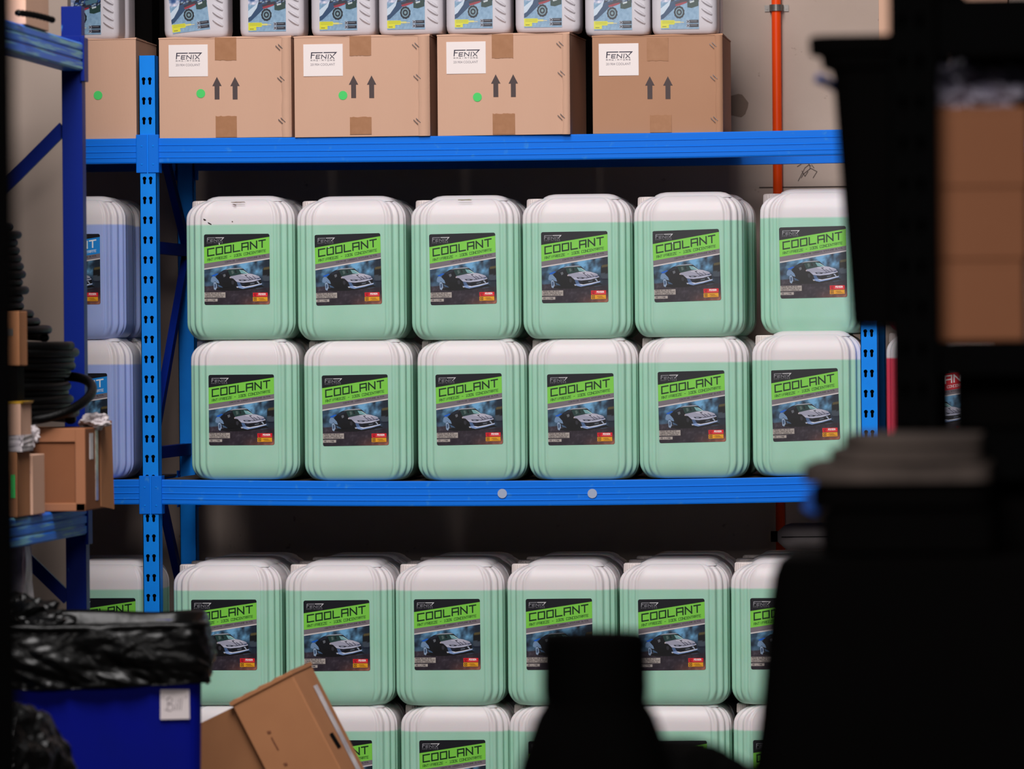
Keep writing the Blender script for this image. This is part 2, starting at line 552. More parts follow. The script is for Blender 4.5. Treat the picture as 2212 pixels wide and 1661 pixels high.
def coolant_label(band, ink, ink2):
    A = Art()
    A.poly([(p.x, p.y) for p in rrect(LW / 2, LH / 2, .0048, 0, 5)], (20, 20, 28), 0)

    def fpos(u, v):
        x = 214 + u * 1332
        top = 812 - .157 * (x - 210)
        e = min(x - 210, 1550 - x)
        bot = 1543 - (0 if e > 42 else 42 - math.sqrt(max(0, 42 ** 2 - (42 - e) ** 2)))
        return LT(x, top + v * (bot - top))

    def fcol(u, v):
        x = 214 + u * 1332
        top = 812 - .157 * (x - 210)
        return photo_colour(x, top + v * (1543 - top))
    A.grid(fpos, fcol, 60, 40, 1)
    P = lambda pts, c, l=2: A.poly([LT(*p) for p in pts], c, l)
    P([(211, 366), (1549, 168), (1549, 505), (211, 702)], band)
    P([(211, 702), (1549, 505), (1549, 598), (211, 800)], (122, 112, 120))
    P([(211, 800), (1549, 598), (1549, 622), (211, 826)], (214, 206, 206))
    sl = .152
    tf = lambda x, y: LT(x, y)
    def wr(t, x0, x1, yb, h, wd, c, l=3, gap=.38):
        write(A, t, x0, x1, 0, 1, wd * LU, c, l, 0, gap, lambda x, y: LT(x, yb - (x - x0) * sl - y * h))
    wr('COOLANT', 287, 1462, 546, 138, 27, ink, gap=.40)
    wr('ANTIFREEZE - 100% CONCENTRATE', 280, 1470, 652, 46, 8.5, ink2, gap=.35)
    wr('CONTAINS 1095GM/L ETHYLENE GLYCOL', 640, 1480, 690, 26, 5, (52, 44, 52), gap=.4)
    logo(A, *LT(268, 168), .885 * LU, (150, 148, 156), 3, (225, 222, 226), .8)
    # the drifting car
    car = [
        ([(440, 975), (520, 895), (600, 840), (700, 812), (960, 800), (1010, 815), (1110, 905), (1190, 922), (1330, 970), (1372, 1020), (1385, 1120), (1300, 1185), (980, 1228), (850, 1215), (600, 1225), (480, 1180), (430, 1080)], (13, 15, 22)),
        ([(400, 1225), (560, 1190), (900, 1215), (1380, 1150), (1440, 1190), (1200, 1225), (900, 1258), (560, 1262)], (12, 11, 16)),
        ([(355, 990), (400, 955), (445, 985), (500, 1050), (520, 1110), (470, 1100), (430, 1060), (395, 1090), (345, 1070)], (118, 146, 180)),
        ([(400, 1090), (440, 1075), (468, 1130), (470, 1190), (440, 1245), (405, 1225)], (146, 168, 196)),
        ([(415, 1120), (445, 1110), (455, 1160), (440, 1200), (415, 1190)], (70, 92, 125)),
        ([(355, 948), (470, 903), (505, 915), (400, 968)], (14, 96, 205)),
        ([(480, 1120), (560, 1165), (590, 1195), (500, 1180)], (66, 92, 122)),
        ([(520, 905), (600, 850), (690, 838), (670, 880), (560, 925)], (32, 38, 52)),
        ([(590, 930), (640, 915), (650, 960), (610, 985)], (104, 108, 116)),
        ([(690, 842), (740, 828), (940, 812), (1010, 842), (1110, 912), (960, 922), (745, 965), (715, 900)], (34, 62, 60)),
        ([(760, 850), (800, 845), (820, 900), (780, 925)], (86, 104, 100)), ([(830, 838), (860, 840), (880, 900), (850, 905)], (20, 28, 30)),
        ([(925, 832), (1005, 845), (1100, 912), (1062, 920), (965, 905)], (124, 172, 176)),
        ([(985, 838), (1020, 850), (1112, 912), (1096, 916)], (196, 222, 220)),
        ([(640, 838), (720, 806), (955, 794), (1005, 812), (950, 812), (720, 824)], (170, 170, 178)),
        ([(728, 985), (750, 968), (770, 1000), (735, 1005)], (205, 185, 180)),
        ([(745, 968), (960, 925), (1120, 912), (1200, 925), (1330, 970), (1352, 1005), (1100, 1042), (930, 1032), (870, 1075), (840, 1050), (800, 1010), (745, 1000)], (164, 164, 184)),
        ([(960, 925), (1120, 912), (1200, 925), (1320, 966), (1180, 985), (1060, 975), (960, 950)], (190, 188, 204)),
        ([(840, 1042), (930, 1034), (1100, 1044), (1352, 1003), (1372, 1036), (1200, 1082), (1010, 1098), (920, 1088), (870, 1078)], (182, 184, 206)),
        ([(905, 1036), (1000, 1030), (1098, 1045), (1040, 1064), (945, 1062)], (26, 28, 42)),
        ([(945, 1042), (1000, 1038), (1030, 1052), (970, 1056)], (150, 158, 180)),
        ([(1290, 1020), (1352, 1005), (1345, 1022), (1300, 1034)], (60, 90, 140)),
        ([(1030, 940), (1092, 938), (1080, 955), (1050, 955)], (40, 44, 60)),
        ([(740, 1020), (800, 1030), (850, 1085), (840, 1190), (770, 1195), (730, 1120)], (8, 8, 12)),
        ([(765, 1060), (805, 1050), (825, 1100), (800, 1140), (770, 1120)], (48, 48, 56)),
        ([(875, 1085), (960, 1098), (1010, 1110), (960, 1165), (900, 1160)], (78, 104, 146)),
        ([(940, 1095), (1065, 1102), (1010, 1152), (960, 1140)], (24, 28, 44)),
        ([(1070, 1156), (1128, 1102), (1340, 1048), (1335, 1112), (1210, 1150)], (20, 23, 34)),
        ([(1150, 1115), (1240, 1100), (1235, 1120), (1150, 1135)], (96, 104, 118)),
        ([(1280, 1075), (1310, 1065), (1345, 1115), (1325, 1122)], (160, 170, 190)),
        ([(860, 1172), (960, 1160), (1050, 1178), (1200, 1152), (1392, 1112), (1388, 1138), (1200, 1188), (1000, 1224), (925, 1206)], (134, 160, 208)),
        ([(960, 1165), (1050, 1178), (1200, 1152), (1385, 1114), (1380, 1124), (1200, 1170), (1020, 1196)], (222, 224, 236)),
        ([(865, 1185), (900, 1182), (905, 1200), (880, 1200)], (210, 200, 190)),
        ([(590, 1080), (720, 1090), (740, 1190), (600, 1200)], (9, 10, 14)),
    ]
    for i, (pts, c) in enumerate(car):
        P(pts, c, 2 + i * .28)
    for pts in ([(1060, 958), (1150, 1030)], [(1130, 975), (1200, 1022)], [(1200, 960), (1260, 1010)], [(1100, 1050), (1360, 1005)], [(1385, 1070), (1548, 1078)]):
        A.stroke([LT(*p) for p in pts], 8 * LU, (30, 32, 60), 12)
    # text plates and hazard marks
    P([(211, 1290), (640, 1290), (640, 1398), (211, 1398)], (176, 166, 160), 3)
    P([(211, 1420), (478, 1420), (478, 1474), (211, 1474)], (182, 172, 166), 3)
    for t, y, x1 in (('PROVEN BOILING POINT', 1318, 560), ('LOWERS FREEZING POINT', 1354, 620), ('PREVENTS CORROSION', 1390, 590)):
        write(A, t, 0, 1, 0, 1, 4.2 * LU, (62, 54, 56), 4, 0, .4, lambda x, y_, y=y, x1=x1: LT(232 + x * (x1 - 232), y - y_ * 20))
    write(A, '20 LITRE', 0, 1, 0, 1, 6 * LU, (62, 54, 62), 4, 0, .4, lambda x, y_: LT(240 + x * 195, 1461 - y_ * 26))
    P([(1202, 1304), (1504, 1304), (1504, 1386), (1202, 1386)], (226, 30, 46), 3)
    P([(1202, 1394), (1500, 1394), (1500, 1478), (1202, 1478)], (238, 164, 32), 3)
    write(A, 'POISON', 0, 1, 0, 1, 9 * LU, (250, 232, 232), 4, 0, .25, lambda x, y_: LT(1318 + x * 140, 1348 - y_ * 28))
    A.stroke([LT(1300, 1364), LT(1480, 1364)], 5 * LU, (240, 150, 150), 4)
    for pts in ([(1225, 1325), (1270, 1325), (1262, 1350), (1232, 1350), (1225, 1325)], [(1240, 1350), (1240, 1372), (1270, 1372)]):
        A.stroke([LT(*p) for p in pts], 8 * LU, (96, 12, 30), 4)
    for pts in ([(1222, 1408), (1272, 1408), (1272, 1462), (1222, 1462), (1222, 1408)], [(1230, 1415), (1264, 1455)], [(1264, 1415), (1230, 1455)]):
        A.stroke([LT(*p) for p in pts], 7 * LU, (30, 20, 14), 4)
    for y_, a, b in ((1418, 1330, 1420), (1432, 1320, 1430), (1446, 1350, 1450), (1462, 1330, 1480)):
        A.stroke([LT(a, y_), LT(b, y_)], 5 * LU, (110, 70, 20), 4)
    return A.mesh('coolant_label', M_PRINT)


# ------------------------------------------------------------------ 20 litre jerrycan
CA, CB, CH = .1368, .106, .354      # half width, half depth, height
M_CAN = {'green': fluid_plastic('green_coolant_in_plastic', (156, 208, 180), .290, (178, 220, 202)),
         'blue': fluid_plastic('blue_coolant_in_plastic', (158, 176, 232), .290, (174, 190, 240)),
         'red': fluid_plastic('red_coolant_in_plastic', (226, 66, 90), .290, (232, 80, 104))}


def sstep(x):
    x = max(0, min(1, x))
    return x * x * (3 - 2 * x)


def can_body(kind, name):
    rings = []
    zs = []
    RT, RB = .050, .040
    prof = []
    for i in range(11):
        t = i / 10 * math.pi / 2
        prof.append((RB * (1 - math.cos(t)) * 1.1 + .001, .034 * (1 - math.sin(t))))
    # bottom: (z, inset)
    for z in (.07, .10, .14, .18, .22, .26, .285, .298):
        prof.append((z, 0))
    for i in range(1, 13):
        t = i / 12 * math.pi / 2
        prof.append((CH - RT * (1 - math.sin(t)), RT * (1 - math.cos(t))))
    nc, nf, ns = 44, 14, 8
    cr = .052

    def ring(z, inset, rib=1., recess=0):
        a, b = CA - inset, CB - inset * .6
        r = max(.012, cr - inset * .35)
        bulge = .0025 * math.sin(math.pi * min(1, max(0, z / CH)))
        pts = []
        segs = []
        for (sx, sy, a0) in ((1, 1, 0), (-1, 1, 90), (-1, -1, 180), (1, -1, 270)):
            for i in range(nc):
                f = (i + .5) / nc
                t = math.radians(a0 + 90 * f)
                wnd = sstep(f / .1) * sstep((1 - f) / .1)
                dsp = .0027 * math.cos(2 * math.pi * f * 4.1 + .4) * wnd * rib
                segs.append((sx * (a - r) + (r + dsp) * math.cos(t), sy * (b - r) + (r + dsp) * math.sin(t)))
            k = {0: ns, 90: ns, 180: nf, 270: ns}[a0]
            # straight run after this corner
            if a0 == 0:
                for i in range(nf):
                    segs.append(((a - r) * (1 - 2 * (i + 1) / (nf + 1)), b))
            elif a0 == 90:
                for i in range(ns):
                    segs.append((-a - bulge, (b - r) * (1 - 2 * (i + 1) / (ns + 1))))
            elif a0 == 180:
                for i in range(nf):
                    segs.append(((a - r) * (-1 + 2 * (i + 1) / (nf + 1)), -b))
            else:
                for i in range(ns):
                    segs.append((a + bulge, (b - r) * (-1 + 2 * (i + 1) / (ns + 1))))
        for x, y in segs:
            if x < 0 and z > .28:
                x += inset * .4 * sstep(-x / .06)
            zz = z
            if z > .27:
                dr = .034 * sstep((-x - .072) / .03) * sstep((y + .055) / .035) * sstep((z - .27) / .06)
                zz = z - dr
            pts.append((x, y, zz))
        return pts
    # recessed foot underneath
    rings.append([(x * .55, y * .5, .013) for x, y, z in ring(0, .03, 0)])
    rings.append([(x, y, .013) for x, y, z in ring(0, .052, 0)])
    rings.append([(x, y, .001) for x, y, z in ring(0, .040, 0)])
    for z, ins in prof:
        rib = sstep((z - .004) / .03) * (1 - .6 * sstep((z - .33) / .022))
        rings.append(ring(z, ins, rib))
    rings.append(ring(CH, .055, 0))
    rings.append([(x * .5, y * .5, max(z, CH - .002)) for x, y, z in ring(CH, .055, 0)])
    mb = MB().loft(rings)
    me_o = mb.build(name, M_CAN[kind], None, smooth=True)
    return me_o


def can_parts(kind):
    body = can_body(kind, 'body')
    root = empty('coolant_jerrycan', (0, 0, 0))
    body.parent = root
    # moulded carrying handle over the top
    def hr(z, a, b):
        return rrect(a, b, .02, z, 6, .010, -.004)
    h = MB().loft([hr(CH - .006, .098, .082), hr(CH + .001, .092, .076), hr(CH + .006, .082, .068), hr(CH + .0085, .070, .058)])
    smooth_angle(h.build('handle', M_CAN[kind], root), 60)
    # ribbed screw cap on its neck
    c = MB()
    for z0, z1, r0, r1 in ((.300, .326, .022, .022), (.3255, .329, .0262, .0262)):
        c.cyl((-.1045, -.006, z0), r0, z1 - z0, 32, 'z', r1)
    c.build('neck', M_CAP, root)
    rings = []
    for z, dr in ((.3295, 0), (.3495, -.0008), (.3525, -.003), (.3527, -.008)):
        ring = []
        for i in range(96):
            a = 2 * math.pi * i / 96
            r = .0268 + dr + (.0009 if (i // 2) % 2 else 0) * (1 if z < .351 else 0)
            ring.append((-.1045 + r * math.cos(a), -.006 + r * math.sin(a), z))
        rings.append(ring)
    MB().loft(rings).build('cap', M_CAP, root)
    me = LABELS[kind]
    o = link('label', me, root)
    o.location = (-.003, -CB - .0006, .1785)
    return root


LABELS = {'green': coolant_label((128, 212, 74), (16, 46, 26), (28, 78, 30)),
          'blue': coolant_label((30, 140, 224), (240, 244, 250), (225, 235, 246)),
          'red': coolant_label((214, 24, 44), (246, 240, 240), (240, 220, 222))}
CANS = {}
rnd = random.Random(4)

# ------------------------------------------------------------------ heights of the back rack
ZT, ZM, ZB = 1.893, 1.0345, .112
X0, X1, PW = -.9375, .8700, .0425
SAG = {ZT: .004, ZM: .009, ZB: .003}


def sag(x, z):
    if X0 < x < X1 + PW:
        c, h = (X0 + X1 + PW) / 2, (X1 - X0) / 2
        return z - SAG[z] * max(0, 1 - ((x - c) / h) ** 2)
    return z


def place_can(kind, px, Yf, z, label, group, roll=0, yaw=None, labelled=True, X=None):
    """px: middle of the can's label in the photograph, Yf: depth of its front face."""
    if kind not in CANS:
        root = CANS[kind] = can_parts(kind)
    else:
        root = copy_tree(CANS[kind])
    x = at(px, 900, Yf).x + .003 if X is None else X
    root.location = (x, Yf + CB, z)
    root.rotation_euler = (0, 0, math.radians(rnd.uniform(-.8, .8) if yaw is None else yaw))
    for ch in root.children:
        if ch.name.startswith('label'):
            ch.rotation_euler = (0, math.radians(roll), 0)
            ch.location.z = .1785 + rnd.uniform(-.0015, .0015)
    tag(root, label, 'jerrycan', group)
    return root


ORD = ['first', 'second', 'third', 'fourth', 'fifth', 'sixth']
lab = lambda a, b: (a + b) / 2
mid_up = [lab(443, 587), lab(682, 828), lab(929, 1075), lab(1171, 1317), lab(1412, 1560), lab(1686, 1832)]
mid_lo = [lab(449, 596), lab(694, 840), lab(940, 1086), lab(1181, 1327), lab(1421, 1566), lab(1667, 1813)]
bot_up = [lab(408, 553), lab(650, 795), lab(889, 1034), lab(1132, 1277), lab(1376, 1521), lab(1618, 1763)]
bot_lo = [lab(412, 557), lab(655, 800), lab(898, 1043), lab(1135, 1280), lab(1378, 1523), lab(1620, 1765)]
marks_up = ['black scuffs on its white top', 'chipped first letter on its label', 'dirt on its top edge', 'a clean undamaged label', 'a tilted label and a chip by the letter O', 'a dim shaded front set back']
G_ = 'green coolant jerrycans on the middle shelf'
H_ = 'green coolant jerrycans on the bottom shelf'
UP = []
for i in range(6):
    xm = at(mid_lo[i], 900).x
    zf = sag(xm, ZM)
    place_can('green', mid_lo[i], .002, zf, 'green coolant jerrycan, lower tier of the middle shelf, %s from the blue post' % ORD[i], G_, [.0, -.6, -.8, -.6, -1.0, -1.6][i])
    yf = .002 if i < 5 else .055
    UP.append(place_can('green', mid_up[i], yf, zf + CH - .001 + (0 if i < 5 else .002), 'green coolant jerrycan, upper tier, middle shelf, %s from post, %s' % (ORD[i], ['scuffed top', 'chipped lettering', 'dirty top edge', 'clean label', 'tilted label', 'dim and set back'][i]), G_, [0, -1.0, -.9, -.4, -1.4, -.8][i]))
    yb = .002 + 2 * CB + .012
    place_can('green', mid_lo[i] + (6 if i == 4 else 0), yb, zf, 'rear green jerrycan behind the %s can of the middle shelf lower tier' % ORD[i], 'rear cans of the middle shelf', X=xm + [.01, .0, .004, .0, .016, .0][i])
    place_can('green', mid_up[i], yb + (.045 if i == 5 else 0), zf + CH - .001, 'rear green jerrycan behind the %s can of the middle shelf upper tier' % ORD[i], 'rear cans of the middle shelf', X=at(mid_up[i], 900).x + [.004, .0, .004, .0, .014, .0][i])
zb = ZB
for i in range(6):
    xm = at(bot_lo[i], 1400).x
    zf = sag(xm, ZB)
    place_can('green', bot_lo[i], .002, zf, 'green coolant jerrycan, lower tier of the bottom shelf, %s from the blue post' % ORD[i], H_, -.4)
    place_can('green', bot_up[i], .002, zf + CH - .001, 'green coolant jerrycan, upper tier of the bottom shelf, %s from the blue post' % ORD[i], H_, [0, -.3, -.2, -.3, -.6, -.3][i])
    for r, rn in ((1, 'second'), (2, 'third')):
        place_can('green', bot_up[i], .002 + r * .224, zf + CH - .001, '%s-row green jerrycan behind the %s upper can of the bottom shelf' % (rn, ORD[i]), 'rear cans of the bottom shelf', X=at(bot_up[i], 1300).x + rnd.uniform(-.004, .003))
        place_can('green', bot_lo[i], .002 + r * .224, zf, '%s-row green jerrycan behind the %s lower can of the bottom shelf' % (rn, ORD[i]), 'rear cans of the bottom shelf', X=at(bot_lo[i], 1300).x)
# left bay: blue cans on the middle shelf, a green one on the bottom shelf
BL = 'blue coolant jerrycans in the left bay'
place_can('blue', 222 - 73, .002, ZM + CH - .001, 'blue coolant jerrycan left of the blue post, upper of the two', BL, 0, yaw=0)
place_can('blue', 235 - 73, .002, ZM, 'blue coolant jerrycan left of the blue post, lower of the two', BL, 0, yaw=0)
place_can('blue', 150, .232, ZM + CH - .001, 'rear blue jerrycan behind the upper blue can', BL, 0, X=at(149, 900).x + .005)
place_can('blue', 150, .232, ZM, 'rear blue jerrycan behind the lower blue can', BL, 0, X=at(165, 900).x + .002)
place_can('green', 292 - 73, .05, ZB + CH - .001, 'green coolant jerrycan left of the blue post above the black bin liner', 'green cans in the left bay', 0, yaw=0)
place_can('green', 292 - 73, .05, ZB, 'green coolant jerrycan beneath another, left of the post behind the bin', 'green cans in the left bay', 0, yaw=0)
place_can('green', 292 - 73, .29, ZB + CH - .001, 'rear green jerrycan in the left bay of the bottom shelf', 'green cans in the left bay', 0, yaw=0)
# right bay: red cans
place_can('red', 2031, .03, ZM, 'red coolant jerrycan right of the far blue post, lower of two', 'red cans in the right bay', 0, yaw=0)
place_can('red', 2034, .03, ZM + CH - .001, 'red coolant jerrycan stacked on another behind the black steel post', 'red cans in the right bay', 0, yaw=0)

# dirt on top of the first upper can, chips on the labels
def mark(root, pts, col, name='scuff', dy=-.0012):
    A = Art()
    A.poly(pts, col, 0)
    o = link(name, A.mesh(name, M_PAPER), root)
    o.location = (0, -CB + dy, 0)
    return o


def blob(cx, cz, a, b, n, seed, rot=0):
    r_ = random.Random(seed)
    out = []
    for i in range(n):
        t = 2 * math.pi * i / n
        k = r_.uniform(.6, 1.1)
        x, y = a * k * math.cos(t), b * k * math.sin(t)
        out.append((cx + x * math.cos(rot) - y * math.sin(rot), cz + x * math.sin(rot) + y * math.cos(rot)))
    return out


mark(UP[0], blob(-.084, .303, .005, .0022, 9, 1, -.6), (46, 36, 34))
mark(UP[0], blob(-.0715, .2935, .0055, .002, 9, 2, -.55), (46, 36, 34))
mark(UP[0], blob(-.0135, .2975, .002, .0018, 8, 3), (80, 66, 62))
mark(UP[0], blob(.002, .346, .020, .0022, 16, 12), (150, 134, 128))
mark(UP[0], blob(-.008, .340, .007, .0016, 12, 13, -.3), (110, 96, 90))
mark(UP[2], blob(.004, .350, .022, .0016, 16, 14), (140, 130, 100))
mark(UP[0], blob(-.047, .242, .0015, .004, 7, 4), (235, 235, 235), 'chip', -.0026)
mark(UP[1], blob(-.051, .2335, .0022, .0012, 7, 5), (235, 235, 235), 'chip', -.0026)
mark(UP[4], blob(-.038, .2345, .0014, .003, 7, 6), (240, 240, 240), 'chip', -.0026)


# ------------------------------------------------------------------ blue shelving rack
def keyhole(cx, cz):
    out = []
    for i in range(9):
        a = math.radians(-50 + 280 * i / 8)
        out.append((cx + .0050 * math.cos(a), cz + .0045 + .0050 * math.sin(a)))
    for i in range(5):
        a = math.radians(180 + 180 * i / 4)
        out.append((cx + .0032 * math.cos(a), cz - .0070 + .0032 * math.sin(a)))
    return out


def post_mesh(z0, z1, phase, front=True, w_=PW, d=.042):
    """Punched C-section: every 50 mm a pair of keyholes is cut right through the front."""
    mb = MB()
    cells = []
    k = math.floor((z0 - phase) / .05)
    z = z0
    while z < z1 - 1e-6:
        nz = min(z1, phase + .05 * (k + 1))
        if nz - z > 1e-5:
            cells.append((z, nz, phase + .05 * k + .025))
        z = nz
        k += 1
    for a, b, c in cells:
        outer = [(0, a), (w_, a), (w_, b), (0, b)]
        holes = [keyhole(w_ * .285, c), keyhole(w_ * .655, c)] if (c - .016 > a and c + .014 < b and front) else []
        loops = [[Vector((x, y, 0)) for x, y in l] for l in [outer] + [h[::-1] for h in holes]]
        flat = [p for l in loops for p in l]
        mb.add([(p.x, 0, p.y) for p in flat], [tuple(t) for t in tessellate_polygon(loops)])
        for h in holes:   # sheet thickness at each hole
            n = len(h)
            mb.add([(x, 0, y) for x, y in h] + [(x, .0018, y) for x, y in h], [(i, (i + 1) % n, n + (i + 1) % n, n + i) for i in range(n)])
    mb.box((0, 0, z0), (.0016, d, z1))
    mb.box((w_ - .0016, 0, z0), (w_, d, z1))
    return mb


def beam_mesh(xa, xb, z, depth=.042, h=.0625, n=16, flip=False):
    prof = [(.003, 0), (.0016, .003), (.0016, .0125), (0, .0132), (0, .0145), (.0016, .0165), (.0016, .027), (0, .0277), (0, .029), (.0016, .031), (.0016, .0435), (0, .0442), (0, .0455), (.0016, .0475), (.0016, .060), (.003, .0625), (.018, .0625), (.018, .0575), (depth, .0575), (depth, 0)]
    rings = []
    for i in range(n + 1):
        x = xa + (xb - xa) * i / n
        zz = sag(x, z) - h
        rings.append([(x, (depth - y) if flip else y, zz + dz) for y, dz in prof])
    return MB().loft(rings)


rack = empty('shelving_rack', (0, 0, 0), 0, 'long blue bolted steel shelving rack with punched keyhole posts along the rear wall', 'shelving')
phase = at(321, 391).z - .025 + .0018
posts = [(-2.745, 2.10), (X0, 2.101), (X1, 2.101), (2.6775, 2.10)]
for i, (x, zt) in enumerate(posts):
    o = post_mesh(0, zt, phase % .05).build('post', M_BLUE_POST, rack)
    o.location = (x, 0, 0)
    MB().box((.0017, .038, 0), (PW - .0017, .0415, zt)).build('slot_shade_plate', M_SLOT_SHADE, o)  # added dark plate so the keyholes look shaded
    o = post_mesh(0, zt, phase % .05, False).build('post', M_BLUE_POST, rack)
    o.location = (x, .558, 0)
    xm = x + PW / 2
    zl = [.12, .62, 1.10, 1.62, 2.02]
    for z in zl:
        MB().bar((xm, .043, z), (xm, .557, z), .022, .03).build('brace', M_BLUE_SHADE, rack)  # brace colour carries the shade inside the rack
    for j in range(len(zl) - 1):
        p, q = ((xm, .04, zl[j] + .02), (xm, .56, zl[j + 1] - .02))
        if j % 2:
            p, q = ((xm, .56, zl[j] + .02), (xm, .04, zl[j + 1] - .02))
        MB().bar(p, q, .018, .03).build('diagonal_brace', M_BLUE_SHADE, rack)
bays = [(-2.745, X0), (X0, X1), (X1, 2.6775)]
for xa, xb in bays:
    for z in (ZT, ZM, ZB):
        cen = (xa == X0)
        bx0, bx1 = xa + PW + .004, xb - .004
        for back in (False, True):
            y_off = .558 if back else 0
            o = beam_mesh(bx0, bx1, z, flip=back).build('beam', M_BLUE, rack)
            o.location.y = y_off
            # hooked connector plates, one at each end, with two rivets
            for xp in (xa + PW / 2 + .0008, xb + PW / 2 - .0275 + .0008 - .0015):
                c = MB().box((xp, -.0035, z - .087), (xp + .0262, 0, z + .009))
                side = xp + .0262 if xp < (xa + xb) / 2 else xp
                c.box((side - .0012, -.0035, z - .087), (side + .0012, .042, z + .009))
                if back:
                    c.v = [(x, .042 - y, zz) for x, y, zz in c.v]
                cc = c.build('connector', M_BLUE, o, bevel=.0012)
                if not back:
                    rv = MB()
                    for zz in (z - .020, z - .066):
                        rv.cyl((xp + .013, -.0036, zz), .0026, -.0012, 12, 'y', .0016)
                    rv.build('rivet', M_BLUE_POST, o)
    for z in (ZT, ZM, ZB):
        if xa == X0 and z == ZT:
            ends = (xa + .05, at(1588, 280, .3).x)
        else:
            ends = (xa + .05, xb - .01)
        n = 14
        mb = MB()
        rings = []
        for i in range(n + 1):
            x = ends[0] + (ends[1] - ends[0]) * i / n
            zz = sag(x, z) - .003
            rings.append([(x, .0185, zz - .0015), (x, .581, zz - .0015), (x, .581, zz + .003), (x, .0185, zz + .003)])
        o = MB().loft(rings).build('shelf_panel', M_DECK, rack)
for px in (1085, 1279.5):
    p = at(px, 1066)
    MB().cyl((p.x, -.0006, p.z), .0118, -.0006, 28, 'y').build('sticker', M_STICK, rack)['label'] = 'pale round sticker on the beam'


# ------------------------------------------------------------------ cartons on the top shelf
def extrude_poly(name, pts, y0, y1, material, parent):
    mb = MB().loft([[(x, y0, z) for x, z in pts], [(x, y1, z) for x, z in pts]])
    return mb.build(name, material, parent)


def text_mesh(body, size, width, material_col):
    cu = bpy.data.curves.new('text', 'FONT')
    cu.body = body
    cu.size = size
    cu.resolution_u = 3
    ob = bpy.data.objects.new('text', cu)
    COL.objects.link(ob)
    dg = bpy.context.evaluated_depsgraph_get()
    me = bpy.data.meshes.new_from_object(ob.evaluated_get(dg))
    bpy.data.objects.remove(ob)
    xs = [v.co.x for v in me.vertices]
    s_ = width / (max(xs) - min(xs))
    polys = [[((me.vertices[i].co.x - min(xs)) * s_, me.vertices[i].co.y) for i in p.vertices] for p in me.polygons]
    return polys


TXT = text_mesh('201904 COOLANT', .0085, .062, None)


def box_label_mesh():
    A = Art()
    w_, h_ = .0995, .0800
    A.poly([(0, 0), (w_, 0), (w_, h_), (0, h_)], (250, 238, 236), 0)
    s_ = w_ / 595
    logo(A, (280 - 173) * s_, h_ - (305 - 188) * s_, s_, (44, 40, 62), 2, None, 1.)
    for pl in TXT:
        A.poly([((280 - 173) * s_ + x, h_ - (510 - 188) * s_ + y) for x, y in pl], (130, 122, 132), 2)
    return A.mesh('paper_label', M_PAPER)


BOXLABEL = box_label_mesh()


